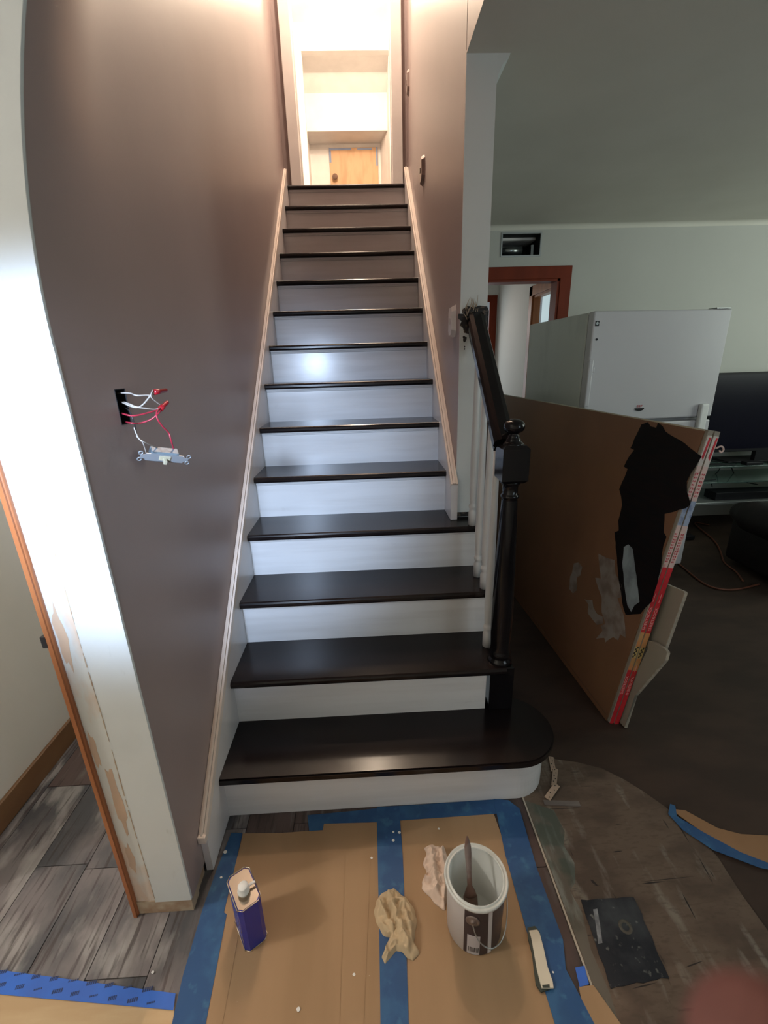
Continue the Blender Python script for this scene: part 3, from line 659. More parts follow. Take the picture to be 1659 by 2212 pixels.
bm = BM(); prism(bm, [SW @ V((x, y, -.002)) for x, y in ((-.051, -.004), (-.041, -.006), (-.040, -.010), (.040, -.010), (.041, -.006), (.051, -.004), (.051, .004), (.041, .006), (.040, .010), (-.040, .010), (-.041, .006), (-.051, .004))], SW.to_3x3() @ V((0, 0, .002)))
obj('mounting_strap', bm, M['zinc'], swt)
for s in (-1, 1):
    for q in (-1, 1):
        bm = BM()
        tube(bm, [SW @ V((s*.051+.0042*math.cos(i*math.pi/6), q*.009+.0042*math.sin(i*math.pi/6), -.001)) for i in range(13)], .0013, 6, raw=True)
        obj('screw_ear', bm, M['zinc'], swt)
bm = BM(); swbox(bm, -.012, .012, -.006, .006, -.0005, .002, bevel=.0006); swbox(bm, -.0035, .0035, -.009, .001, .001, .013, bevel=.001); obj('toggle', bm, M['ivory'], swt)

# wall plates on the right wall
def plate(c, hw, hh, depth, label, m, cut=.35):
    t = thing('switch_plate', label, 'switch plate', c); bm = BM()
    pts = [(-hw, -hh*(1-cut)), (-hw, hh*(1-cut)), (-hw*(1-cut), hh), (hw*(1-cut), hh), (hw, hh*(1-cut)), (hw, -hh*(1-cut)), (hw*(1-cut), -hh), (-hw*(1-cut), -hh)]
    a = [bm.verts.new((c[0], c[1]+y, c[2]+z)) for y, z in pts]; b = [bm.verts.new((c[0]-depth, c[1]+y*.8, c[2]+z*.85)) for y, z in pts]
    for i in range(8): bm.faces.new((a[i], a[(i+1) % 8], b[(i+1) % 8], b[i]))
    bm.faces.new(a[::-1]); bm.faces.new(b)
    obj('plate', bm, m, t)
    bm = BM(); box(bm, c[0]-depth-.004, c[0]-depth, c[1]-.005, c[1]+.005, c[2]-.012, c[2]+.012, .001); obj('toggle', bm, m, t)
plate((XW, 1.06, 1.565), .043, .060, .018, 'pale octagonal wall plate on the right wall beside the handrail bracket', M['plate'])
plate((XW, 2.05, 2.43), .060, .062, .018, 'taupe wall plate on the right wall halfway up the stairs', M['plate_taupe'])
plate((XW, 2.83, 3.20), .045, .062, .015, 'smaller taupe wall plate high up next to the top door', M['plate_taupe'])

# upstairs ceiling lamp (just out of view) and attic door
ad = thing('attic_door', 'small wooden door with blue tape bits and brown knob at the upstairs end', 'door', (0.47, 5.63, 2.66))
bm = BM(); box(bm, 0.176, 0.771, 5.618, 5.638, 2.665, 3.930, .002); obj('door_leaf', bm, M['door_wood'], ad)
bm = BM(); lathe(bm, [(.012, 0), (.012, .02), (.03, .03), (.034, .045), (.028, .06), (0, .066)], (0.235, 5.618, 3.62), 18, (0, -1, 0)); obj('knob', bm, M['knob'], ad)
bm = BM()
for (x0, x1, z0, z1) in ((.176, .20, 3.78, 3.90), (.19, .45, 3.905, 3.925), (.52, .70, 3.905, 3.922), (.748, .768, 3.74, 3.93), (.176, .19, 3.90, 3.93)): box(bm, x0, x1, 5.615, 5.618, z0, z1)
obj('tape_bits', bm, M['blue_bits'], ad)

# ================================================================== FLOOR PROTECTION
def sheet(name, pts, z, th, m, label, cat, group=None, wob=0.0):
    bm = BM(); prism(bm, [(x, y, z) for x, y in pts], (0, 0, th))
    return tag(obj(name, bm, m), label, cat, group)
G = lambda u, v: tuple(Wz(u, v, 0.0)[:2])
def ext(p, q, y):  # extend line p->q to depth y
    t = (y-p[1])/(q[1]-p[1]); return (p[0]+(q[0]-p[0])*t, y)
yN = -0.80
a1, a2 = G(525, 1801), G(445, 2212)
cb1 = [a1, G(600, 1798), G(697, 1793), G(699, 1778), G(816, 1772), ext(G(820, 1774), G(827, 2212), yN), ext(a1, a2, yN)]
cb1 = [a1, G(610, 1800), G(697, 1793), G(699, 1779), G(822, 1771), (0.492, yN), (0.115, yN), G(445, 2212), G(484, 1976), G(478, 1972), G(496, 1920)]
sheet('cardboard_sheet', cb1, -.0005, .002, M['cardboard'], 'brown cardboard sheet under the blue can, left of the middle tape', 'cardboard')
cb2 = [G(858, 1768), G(1066, 1757), G(1092, 1830), G(1134, 2001), G(1198, 2212), (0.93, yN), (0.535, yN)]
sheet('cardboard_sheet', cb2, -.0005, .002, M['cardboard'], 'brown cardboard sheet under the paint bucket, right of the middle tape', 'cardboard')
sheet('cardboard_sheet', [G(1250, 2132), G(1282, 2130), (1.02, -.34), (1.06, yN), (.93, yN), (0.94, -.33)], .001, .002, M['cardboard'], 'corner of cardboard outside the right tape at the bottom edge', 'cardboard')
sheet('paper_sheet', [(-0.95, -.10), (-.46, -.185), G(377, 2176), (0.02, -.30), (0.03, yN), (-1.2, yN)], .0005, .0015, M['ply'], 'pale tan paper sheet in the bottom left corner under bright blue tape', 'paper sheet')
# creases in the left cardboard
bm = BM()
for (u, v, u2_, v2) in ((745, 1850, 733, 2212), (800, 1860, 785, 2212), (520, 1990, 480, 2212)):
    p, q = G(u, v), G(u2_, v2); q = ext(p, q, yN) if q[1] < p[1] else q
    dx = .0011; prism(bm, [(p[0]-dx, p[1], .0014), (p[0]+dx, p[1], .0014), (q[0]+dx, q[1], .0014), (q[0]-dx, q[1], .0014)], (0, 0, .0009))
o = obj('crease', bm, M['cardboard'], bpy.data.objects['cardboard_sheet'])
def tape(pts, z, label, m='tape', th=.0008, jag=0):
    return sheet('masking_tape', pts, z, th, M[m], label, 'tape')
tape([G(500, 1800), G(524, 1801), G(506, 1880), G(484, 1972), G(490, 1976), G(445, 2212), (0.115, yN), (0.02, yN), G(372, 2212), G(395, 2110), G(438, 1965), G(470, 1875)], .0018, 'blue masking tape along the left edge of the cardboard')
tape([G(814, 1745), G(862, 1742), G(870, 1850), G(876, 2000), G(883, 2212), (0.553, yN), (0.483, yN), G(822, 2212), G(819, 2000), G(814, 1775)], .0022, 'blue masking tape down the middle between the cardboard sheets')
tape([G(664, 1762), G(762, 1753), G(850, 1743), G(965, 1735), G(1080, 1727), G(1080, 1758), G(866, 1773), G(814, 1777), G(700, 1780), G(697, 1794), G(668, 1796)], .0016, 'blue masking tape along the foot of the bottom riser')
tape([G(1066, 1727), G(1098, 1730), G(1122, 1748), G(1160, 1878), G(1216, 2032), G(1222, 2095), G(1283, 2212), (1.00, yN), (0.90, yN), G(1198, 2212), G(1134, 2001), G(1092, 1850)], .0024, 'blue masking tape along the right edge of the cardboard')
tape([G(1242, 2092), G(1262, 2088), G(1272, 2128), G(1252, 2134)], .0030, 'small bright blue tape scrap beside the right tape', 'tape_bright')
bt = tape([(-0.95, -.075), (-.46, -.160), G(380, 2148), G(375, 2184), (-.42, -.207), (-0.95, -.125)], .0034, 'bright blue printed tape crossing the bottom left corner', 'tape_bright')
# faint slanted print on the bright tape (words too small to read)
bm = BM(); random.seed(5)
p0, p1 = V((-.50, -.172)), V((-.02, -.238)); dd = (p1-p0).normalized(); nn = V((-dd.y, dd.x))
i = 0; s_ = 0.0
while s_ < (p1-p0).length-.03:
    c = p0+dd*(s_+.012)+nn*(.011 if i % 2 else -.010); L = random.choice((.019, .024))
    e = (dd+nn*.28).normalized(); f_ = V((-e.y, e.x))
    for j in range(5):
        q = c+e*(j*L/5); h_ = .0078 if i % 3 else .0034
        w_ = L/5*.72
        prism(bm, [(*(q+f_*-h_/2), .0043), (*(q+e*w_+f_*-h_/2), .0043), (*(q+e*w_+f_*h_/2), .0043), (*(q+f_*h_/2), .0043)], (0, 0, .0002))
    s_ += .024; i += 1
obj('tape_print', bm, M['ink'], bt)['kind'] = 'stuff'
# white paint specks
bm = BM()
for u, v, s in ((850, 1797, 3), (863, 1798, 4), (850, 1815, 4), (948, 1790, 3), (487, 1840, 5), (803, 1853, 3), (645, 2180, 4), (765, 2105, 3), (478, 1895, 3), (1195, 2100, 2), (330, 2100, 3)):
    p = Wz(u, v, .0036); s = s*.0011
    prism(bm, [(p.x+s*math.cos(j*math.pi/4)*(1+.3*math.sin(j*5)), p.y+s*math.sin(j*math.pi/4), .0032) for j in range(8)], (0, 0, .0004))
sp = obj('paint_specks', bm, M['speck']); tag(sp, 'white paint drops spattered on tape and cardboard', 'paint drops'); sp['kind'] = 'stuff'
# kraft paper with blue tape, far right
sheet('kraft_paper', [G(1447, 1748), G(1480, 1752), G(1550, 1790), G(1600, 1803), (1.72, .035), (1.95, -.04), (1.93, -.12), (1.62, -.035), G(1560, 1830)], .001, .002, M['kraft'], 'kraft paper strip on the dark floor at the right edge', 'paper')
tape([G(1443, 1760), G(1447, 1738), G(1458, 1742), G(1462, 1765), G(1520, 1800), G(1600, 1843), G(1659, 1866), (1.93, -.12), (1.93, -.145), G(1640, 1876), G(1540, 1838), G(1475, 1795)], .003, 'blue tape edging the kraft paper at the right edge')

# ================================================================== OBJECTS ON THE FLOOR
# ---- blue can
cz = .155
can = thing('solvent_can', 'cobalt blue rectangular tin can with bright top and white cap on the cardboard', 'can', (.148, -.104, .0016))
cc = V((.147, -.106, 0)); ca = math.radians(-56)   # long axis direction
ax_ = V((math.cos(ca), math.sin(ca), 0)); ay_ = V((-ax_.y, ax_.x, 0))
def rect(hx, hy, ch): return [(hx-ch, -hy), (hx, -hy+ch), (hx, hy-ch), (hx-ch, hy), (-hx+ch, hy), (-hx, hy-ch), (-hx, -hy+ch), (-hx+ch, -hy)]
hx, hy = .0475, .0285
def P3(x, y, z): return cc+ax_*x+ay_*y+V((0, 0, z))
bm = BM(); prism(bm, [P3(x, y, .002) for x, y in rect(hx, hy, .010)], (0, 0, cz-.004)); obj('body', bm, M['can_blue'], can)
bm = BM(); prism(bm, [P3(x, y, cz-.0045) for x, y in rect(hx-.002, hy-.002, .009)], (0, 0, .0035)); tp = obj('top', bm, M['tin'], can)
bm = BM(); R_ = rect(hx+.0012, hy+.0012, .010); tube(bm, [P3(x, y, cz) for x, y in R_+R_[:1]], .0013, 6, raw=True); obj('rim', bm, M['tin'], can)
bm = BM(); tube(bm, [P3(x, y, .003) for x, y in R_+R_[:1]], .0013, 6, raw=True); obj('bottom_rim', bm, M['tin'], can)
bm = BM(); capc = P3(.010, -.002, cz); lathe(bm, [(.0115, -.001), (.0115, .006), (.0150, .007), (.0152, .010), (.0128, .012), (.0125, .024), (.011, .026), (0, .0265)], capc, 24)
obj('cap', bm, M['cap_white'], can)
bm = BM(); prism(bm, [capc+V((.006, .004, .008)), capc+V((.026, .016, .008)), capc+V((.022, .020, .008)), capc+V((.002, .010, .008))], (0, 0, .0025)); obj('cap_tab', bm, M['cap_white'], can)
bm = BM(); random.seed(9)    # rows of illegible small print on the front side
fy = -1
for r_ in range(9):
    z = .118-.011*r_; x = -.028
    while x < .026:
        w_ = random.uniform(.004, .011)
        q = [P3(x, fy*hy-.0002*1, z), P3(min(x+w_, .028), fy*hy-.0002, z), P3(min(x+w_, .028), fy*hy-.0002, z+.0028), P3(x, fy*hy-.0002, z+.0028)]
        prism(bm, q, -ay_*.0003); x += w_+.0025
obj('small_print', bm, M['can_print'], can)['kind'] = 'stuff'

# ---- paint bucket
bc = V((.735, -.128, .0018)); bh = .182
bk = thing('paint_bucket', 'open paint bucket with white rim and dark label standing on cardboard', 'bucket', bc)
bm = BM(); lathe(bm, [(.066, 0), (.069, .002), (.0725, bh-.012)], bc, 48); 
bmesh.ops.delete(bm, geom=[f for f in bm.faces if len(f.verts) > 4 and f.calc_center_median().z > .1], context='FACES_ONLY')
obj('shell', bm, M['bucket_w'], bk)
bm = BM(); lathe(bm, [(.0, .0125), (.062, .0125), (.0635, .013), (.0665, bh-.004)], bc, 48); bmesh.ops.delete(bm, geom=[f for f in bm.faces if len(f.verts) > 4 and f.calc_center_median().z > .1], context='FACES_ONLY'); obj('lining', bm, M['inside'], bk)
bm = BM(); prof = [(.0665, bh-.006), (.0665, bh), (.069, bh+.001), (.0705, bh-.002), (.073, bh-.003), (.0755, bh+.001), (.0785, bh), (.0795, bh-.004), (.078, bh-.009), (.0735, bh-.011), (.072, bh-.010)]
lathe(bm, prof+[prof[0]], bc, 56); bmesh.ops.delete(bm, geom=[f for f in bm.faces if len(f.verts) > 4], context='FACES_ONLY'); obj('rim', bm, M['rim'], bk)
def wrap(a0, a1, z0, z1, off, m, name, n=24, parent=bk, skew=0):
    bm = BM(); rows = []
    for z in (z0, z1):
        rows.append([])
        for i in range(n+1):
            a = math.radians(a0+(a1-a0)*i/n+skew*(z-z0)/(z1-z0)); r = .069+(.0725-.069)*(z/(bh-.012))+off
            rows[-1].append((bm.verts.new(bc+V((r*math.cos(a), r*math.sin(a), z))), bm.verts.new(bc+V(((r+.0005)*math.cos(a), (r+.0005)*math.sin(a), z)))))
    for i in range(n):
        (a, b), (c, d) = rows[0][i], rows[0][i+1]; (e, f), (g, h) = rows[1][i], rows[1][i+1]
        for q in ((b, d, h, f), (a, e, g, c), (a, c, d, b), (e, f, h, g)): bm.faces.new(q)
    bm.faces.new((rows[0][0][0], rows[0][0][1], rows[1][0][1], rows[1][0][0])); bm.faces.new((rows[0][n][0], rows[1][n][0], rows[1][n][1], rows[0][n][1]))
    return obj(name, bm, m, parent, smooth=False)
# angles: -90 faces the photographer; label starts left of centre
lab = wrap(-124, 30, .004, .166, .0006, M['bucket_lab'], 'dark_label', 40)
wrap(-117, -92, .006, .078, .0012, M['label_w'], 'pale_tag', 8, lab)
wrap(-74, -66, .004, .166, .0012, M['bucket_w'], 'paint_drip', 4, lab, skew=-5)
bm = BM(); 
def BP(ad, z, off=.0012):
    a = math.radians(ad); r = .069+(.0035)*(z/(bh-.012))+off; return bc+V((r*math.cos(a), r*math.sin(a), z))
for j, adg in enumerate((-114, -111.2, -108.5, -105.6, -103, -100.4, -98, -95.5)):
    w_ = (1.0, 1.6, .8)[j % 3]
    prism(bm, [BP(adg, .016, .0017), BP(adg+w_, .016, .0017), BP(adg+w_, .034, .0017), BP(adg, .034, .0017)], BP(adg, .016, .0022)-BP(adg, .016, .0017))
obj('barcode', bm, M['print_dark'], lab)
ea = math.radians(-108); ec = BP(-108, .135, .001); nrm = V((math.cos(ea), math.sin(ea), 0))
bm = BM(); lathe(bm, [(.017, 0), (.017, .001), (.013, .0025), (.006, .003), (.0055, .006), (0, .0065)], ec, 24, nrm); obj('handle_ear', bm, M['badge'], bk)
bm = BM(); tube(bm, [ec+nrm*.004, BP(-106, .118, .006), BP(-98, .088, .012), BP(-84, .064, .016), BP(-70, .055, .018), BP(-52, .062, .018), BP(-30, .088, .012), BP(0, .12, .007), BP(40, .14, .005), BP(72, .135, .003)], .0014, 8); obj('wire_handle', bm, M['silver'], bk)
# ---- brush
tb = thing('paint_brush', 'paint-stained brush standing upright inside the bucket', 'brush', bc+V((-.01, -.02, .0)))
tip = Wz(1009, 1806, .262); bas = Wz(1019, 1990, .045); d = (tip-bas); L = d.length; e = d.normalized()
side = V((1, 0, 0)); side = (side-e*side.dot(e)).normalized(); fr = e.cross(side)
def blade(bm, st, n=14):
    rings = []
    for t_, w_, th_ in st:
        rings.append([bm.verts.new(bas+d*t_+side*(w_*math.cos(2*math.pi*j/n))+fr*(th_*math.sin(2*math.pi*j/n))) for j in range(n)])
    for a, b in zip(rings, rings[1:]):
        for j in range(n): f = bm.faces.new((a[j], a[(j+1) % n], b[(j+1) % n], b[j])); f.smooth = True
    bm.faces.new(rings[0][::-1]); bm.faces.new(rings[-1])
bm = BM(); blade(bm, [(.30, .017, .007), (.36, .013, .006), (.42, .0065, .005), (.55, .0062, .005), (.68, .0075, .0055), (.80, .0088, .006), (.88, .0085, .0055), (.94, .006, .005), (.985, .003, .003), (1.0, .001, .001)]); obj('handle', bm, M['brush_h'], tb)
bm = BM(); blade(bm, [(.18, .0185, .0085), (.30, .018, .008)]); obj('ferrule', bm, M['bristle'], tb)
bm = BM(); blade(bm, [(-.02, .015, .003), (.05, .018, .006), (.18, .0175, .0075)]); obj('bristles', bm, M['bristle'], tb)

# ---- rags: crumpled cloth, star-shaped outline
def rag(name, outline, m, label, seed, hgt=.020, z0=.0020, folds=()):
    pts = [Wz(u, v, 0) for u, v in outline]; c = sum(pts, V())/len(pts)
    N, Rn = 150, 34
    per = []
    n = len(pts)
    for i in range(N):
        t_ = i/N*n; k_ = int(t_); per.append(pts[k_ % n].lerp(pts[(k_+1) % n], t_-k_))
    bm = BM(); rows = []
    for j in range(1, Rn+1):
        s = j/Rn; row = []
        for p in per:
            q = c.lerp(p, s); q3 = V((q.x*38+seed*7, q.y*38, seed))
            rid = 1-abs(noise.noise(q3))*2.2; rid2 = 1-abs(noise.noise(q3*2.1+V((3, 1, 2))))*2
            fold = 0
            for (fa, fb, fw_, fh) in folds:
                A, B = Wz(*fa, 0), Wz(*fb, 0); AB = B-A; tt = max(0, min(1, (q-A).dot(AB)/AB.length_squared)); dist = (q-(A+AB*tt)).length
                fold += fh*math.exp(-(dist/fw_)**2)
            edge = min(1, (1-s)*5.0+.10)
            z = z0+max(.0006, (hgt*(.35+.45*rid+.25*rid2)+fold)*edge)
            wob = V((noise.noise(q3*1.7), noise.noise(q3*1.7+V((9, 9, 9))), 0))*.003*(s > .2)
            row.append(bm.verts.new((q.x+wob.x, q.y+wob.y, z)))
        rows.append(row)
    cv = bm.verts.new((c.x, c.y, z0+hgt*.7))
    for i in range(N): f = bm.faces.new((cv, rows[0][i], rows[0][(i+1) % N])); f.smooth = True
    for a, b in zip(rows, rows[1:]):
        for i in range(N): f = bm.faces.new((a[i], b[i], b[(i+1) % N], a[(i+1) % N])); f.smooth = True
    base = [bm.verts.new((v.co.x, v.co.y, z0)) for v in rows[-1]]
    for i in range(N): bm.faces.new((rows[-1][i], base[i], base[(i+1) % N], rows[-1][(i+1) % N]))
    o = obj(name, bm, m); return tag(o, label, 'rag')
rag('rag', [(835, 1926), (850, 1921), (865, 1932), (882, 1945), (893, 1962), (901, 1985), (899, 2005), (894, 2035), (905, 2062), (893, 2075), (880, 2070), (868, 2058), (856, 2056), (845, 2070), (832, 2085), (825, 2072), (838, 2040), (845, 2028), (828, 2022), (815, 2000), (808, 1970), (812, 1948), (822, 1935)], M['rag_tan'], 'crumpled tan rag lying on the middle blue tape', 2.0, .020,
    folds=[((840, 1940), (880, 2050), .009, .016), ((870, 1960), (893, 2030), .007, .010), ((820, 1960), (850, 2015), .006, .010)])
rag('rag', [(916, 1832), (935, 1827), (952, 1834), (958, 1828), (966, 1850), (975, 1870), (972, 1900), (966, 1935), (962, 1968), (945, 1958), (930, 1940), (912, 1922), (911, 1908), (922, 1890), (915, 1868), (920, 1848)], M['rag_pink'], 'crumpled cream rag tucked behind the paint bucket', 5.0, .022,
    folds=[((930, 1850), (945, 1940), .008, .014), ((955, 1845), (960, 1930), .007, .010)])

# ---- bent stir stick with white paint
st_ = thing('paint_stick', 'white-coated stir stick with dark green edge on the right tape', 'stick', (.88, -.21, .003))
def strip_mesh(bm, L_, R_, z0, z1):
    n = len(L_); rows = [[bm.verts.new((*p, z)) for p in L_] + [bm.verts.new((*p, z)) for p in R_[::-1]] for z in (z0, z1)]
    m_ = 2*n
    for i in range(n-1):
        bm.faces.new((rows[1][i], rows[1][i+1], rows[1][m_-2-i], rows[1][m_-1-i])); bm.faces.new((rows[0][i], rows[0][m_-1-i], rows[0][m_-2-i], rows[0][i+1]))
    for i in range(m_): bm.faces.new((rows[0][i], rows[0][(i+1) % m_], rows[1][(i+1) % m_], rows[1][i]))
GL = lambda q: [G(u, v) for u, v in q]
bm = BM(); strip_mesh(bm, GL([(1139, 2008), (1140, 2030), (1149, 2065), (1153, 2100), (1157, 2130), (1168, 2147)]), GL([(1155, 2004), (1165, 2016), (1176, 2060), (1183, 2100), (1190, 2125), (1188, 2140)]), .0034, .0075); obj('core', bm, M['stick_g'], st_)
bm = BM(); strip_mesh(bm, GL([(1142, 2016), (1147, 2032), (1153, 2065), (1159, 2100), (1166, 2128), (1169, 2140)]), GL([(1160, 2014), (1165, 2022), (1174, 2056), (1182, 2095), (1193, 2126), (1195, 2140)]), .0076, .0110); obj('white_coat', bm, M['stick_w'], st_)
bm = BM(); strip_mesh(bm, GL([(1170, 2134), (1172, 2140)]), GL([(1186, 2132), (1187, 2140)]), .0111, .0113); obj('dark_notch', bm, M['stick_g'], st_)

# ---- black square on the subfloor
bt2 = thing('black_floor_square', 'dark square of black mastic set in the worn floor with a tan ring', 'floor patch', (1.106, -.18, .0004))
bm = BM(); c4 = [(1.04, -.094), (1.187, -.097), (1.172, -.262), (1.027, -.273)]
rim_ = []
random.seed(12)
for i in range(4):
    for j in range(9):
        p = V(c4[i]).lerp(V(c4[(i+1) % 4]), j/9); rim_.append((p.x+random.uniform(-.002, .002), p.y+random.uniform(-.002, .002), .0004))
prism(bm, rim_, (0, 0, .0016)); obj('slab', bm, M['black_tile'], bt2)
rc = Wz(1351, 2002, .002); bm = BM()
lathe(bm, [(.009, .0021), (.0165, .0021), (.0165, .0026), (.009, .0026), (.009, .0021)], (rc.x, rc.y, 0), 24); bmesh.ops.delete(bm, geom=[f for f in bm.faces if len(f.verts) > 4], context='FACES_ONLY'); obj('ring_stain', bm, M['ring_stain'], bt2)
bm = BM(); strip_mesh(bm, GL([(1281, 1966), (1287, 2000), (1292, 2040)]), GL([(1290, 1964), (1296, 2000), (1301, 2038)]), .0021, .0026); obj('white_stroke', bm, mat('dull_white_stroke', (.24, .25, .26), .7, (.12, .12, .13), 60), bt2)
# ---- gouges in the worn subfloor
fp = bpy.data.objects['floor_patch']; gm = mat('gouge_dark', (.018, .012, .009), .8)
for (ua, va, ub, vb, w_) in ((1474, 1930, 1504, 1987, .0022), (1386, 1909, 1437, 1904, .0018), (1508, 1850, 1540, 1906, .0016), (1275, 1900, 1292, 1914, .004), (1322, 1841, 1345, 1838, .002), (1385, 1905, 1500, 1893, .0008), (1460, 1772, 1490, 1822, .002), (1365, 2136, 1420, 2122, .0012), (1480, 2090, 1520, 2075, .0014), (1420, 2060, 1450, 2130, .0009), (1250, 1745, 1180, 1748, .0014)):
    A, B = V(G(ua, va)), V(G(ub, vb)); e_ = (B-A).normalized(); f_ = V((-e_.y, e_.x))*w_; m1 = A.lerp(B, .35); m2 = A.lerp(B, .7)
    bm = BM(); prism(bm, [(*A, .0001), (*(m1-f_), .0001), (*(m2-f_*.8), .0001), (*B, .0001), (*(m2+f_*.6), .0001), (*(m1+f_), .0001)], (0, 0, .0003)); obj('gouge', bm, gm, fp)
# ---- perforated strips and laths beside the bullnose
def pstrip(a, b, w_, z, m, label, holes=5, th=.003):
    t_ = thing('trim_strip', label, 'strip', (*((V(a)+V(b))/2)[:2], z)); A, B = V(a), V(b); e_ = (B-A).normalized(); f_ = V((-e_.y, e_.x))*w_/2
    bm = BM(); prism(bm, [(*(A-f_), z), (*(B-f_), z), (*(B+f_), z), (*(A+f_), z)], (0, 0, th)); obj('strip_body', bm, m, t_)
    if holes:
        bm = BM()
        for i in range(holes):
            q = A.lerp(B, (i+.5)/holes)+f_*.3*(1 if i % 2 else -1)
            lathe(bm, [(.0022, z+th), (.0022, z+th+.0003)], (q.x, q.y, 0), 8)
        obj('nail_holes', bm, M['print_dark'], t_)
pstrip(G(1190, 1636), G(1196, 1668), .017, .0005, M['bead'], 'upper tan perforated strip behind the bullnose end', 5)
pstrip(G(1200, 1662), G(1196, 1700), .017, .0015, M['bead'], 'middle tan perforated strip beside the bullnose end', 6)
pstrip(G(1203, 1698), G(1182, 1728), .020, .0045, M['bead'], 'lowest tan perforated strip beside the bullnose foot', 4)
pstrip(G(1175, 1735), G(1252, 1738), .016, .0005, M['grey_wood'], 'grey wooden lath lying at the bullnose foot', 0, .004)

# ================================================================== DRYWALL STACK WITH HARDBOARD
P0 = V((1.439, .507, .0)); yd = V((-.045, 1, 0)).normalized(); ud = V((.141, 0, .990)).normalized(); nd = ud.cross(yd); 
if nd.x < 0: nd = -nd
def PL(s, h, o): return P0+yd*s+ud*h+nd*o
def PP(u, v, o):
    d_ = ((u-829.5)/FPX)*r2-((v-1106)/FPX)*u2+fw; q0 = P0+nd*o
    return CAM+d_*((q0-CAM).dot(nd)/d_.dot(nd))
HS, LS = 1.183, 2.15
def slab(bm, s0, s1, h0, h1, o0, o1): prism(bm, [PL(s0, h0, o0), PL(s1, h0, o0), PL(s1, h1, o0), PL(s0, h1, o0)], nd*(o1-o0))
hbd = thing('hardboard_sheet', 'brown hardboard sheet with black and white paint strokes standing behind the newel', 'board', P0)
bm = BM(); slab(bm, .012, LS, 0, HS, -.004, .0); obj('board', bm, M['hardboard'], hbd)
bm = BM(); slab(bm, .012, LS, HS, HS+.004, -.004, .0); obj('pale_edge', bm, M['hb_edge'], hbd)
def blot(q, o, m, name, par=hbd):
    bm = BM(); pts = [PP(u, v, -.004) for u, v in q]
    # densify and roughen the outline
    out = []
    for a, b in zip(pts, pts[1:]+pts[:1]):
        n_ = max(1, int((b-a).length/.02))
        for j in range(n_):
            p = a.lerp(b, j/n_)
            if j: p = p+yd*random.uniform(-.002, .002)+ud*random.uniform(-.002, .002)
            out.append(p-nd*o)
    fs = prism(bm, out, -nd*.0004); return obj(name, bm, m, par)
random.seed(4)
blot([(1386, 917), (1400, 912), (1406, 921), (1418, 924), (1422, 913), (1432, 921), (1438, 932), (1480, 958), (1516, 986), (1505, 1005), (1494, 1020), (1484, 1040), (1484, 1062), (1492, 1090), (1482, 1098), (1446, 1108), (1436, 1110), (1434, 1150), (1440, 1160), (1433, 1180), (1428, 1225), (1420, 1262), (1408, 1300), (1384, 1326), (1352, 1328), (1344, 1300), (1336, 1240), (1328, 1150), (1337, 1146), (1336, 1125), (1344, 1090), (1342, 1072), (1338, 1057), (1350, 1030), (1356, 1013), (1348, 1008), (1360, 985), (1370, 972), (1362, 968), (1376, 938)], .0006, M['black_paint'], 'black_paint')
blot([(1348, 1182), (1358, 1176), (1367, 1185), (1372, 1220), (1380, 1285), (1382, 1300), (1371, 1308), (1364, 1322), (1356, 1308), (1350, 1270), (1345, 1215)], .0011, M['white_paint'], 'white_stroke')
blot([(1293, 1196), (1310, 1205), (1328, 1210), (1330, 1240), (1344, 1265), (1342, 1290), (1334, 1292), (1348, 1330), (1352, 1378), (1340, 1370), (1336, 1384), (1325, 1376), (1308, 1388), (1306, 1378), (1288, 1380), (1302, 1362), (1298, 1352), (1308, 1348), (1300, 1322), (1300, 1290), (1290, 1262), (1286, 1248), (1298, 1250)], .0006, M['white_smear'], 'primer_smear')
blot([(1240, 1217), (1250, 1215), (1258, 1225), (1254, 1243), (1247, 1248), (1246, 1275), (1238, 1282), (1230, 1272), (1232, 1245), (1236, 1238)], .0006, M['white_smear'], 'primer_smear')
blot([(1263, 1294), (1280, 1296), (1282, 1312), (1290, 1326), (1302, 1332), (1304, 1346), (1290, 1350), (1280, 1338), (1270, 1325), (1272, 1306)], .0006, M['white_smear'], 'primer_smear')
bm = BM(); pts = [(s, .02+.002*math.sin(s*9)) for s in (0.02, .3, .7, 1.2, 2.0)]
for a, b in zip(pts, pts[1:]): prism(bm, [PL(a[0], a[1], -.0045), PL(b[0], b[1], -.0045), PL(b[0], b[1]+.0035, -.0045), PL(a[0], a[1]+.0035, -.0045)], -nd*.0003)
obj('scratch_line', bm, mat('pale_scratch', (.16, .10, .06), .6), hbd)

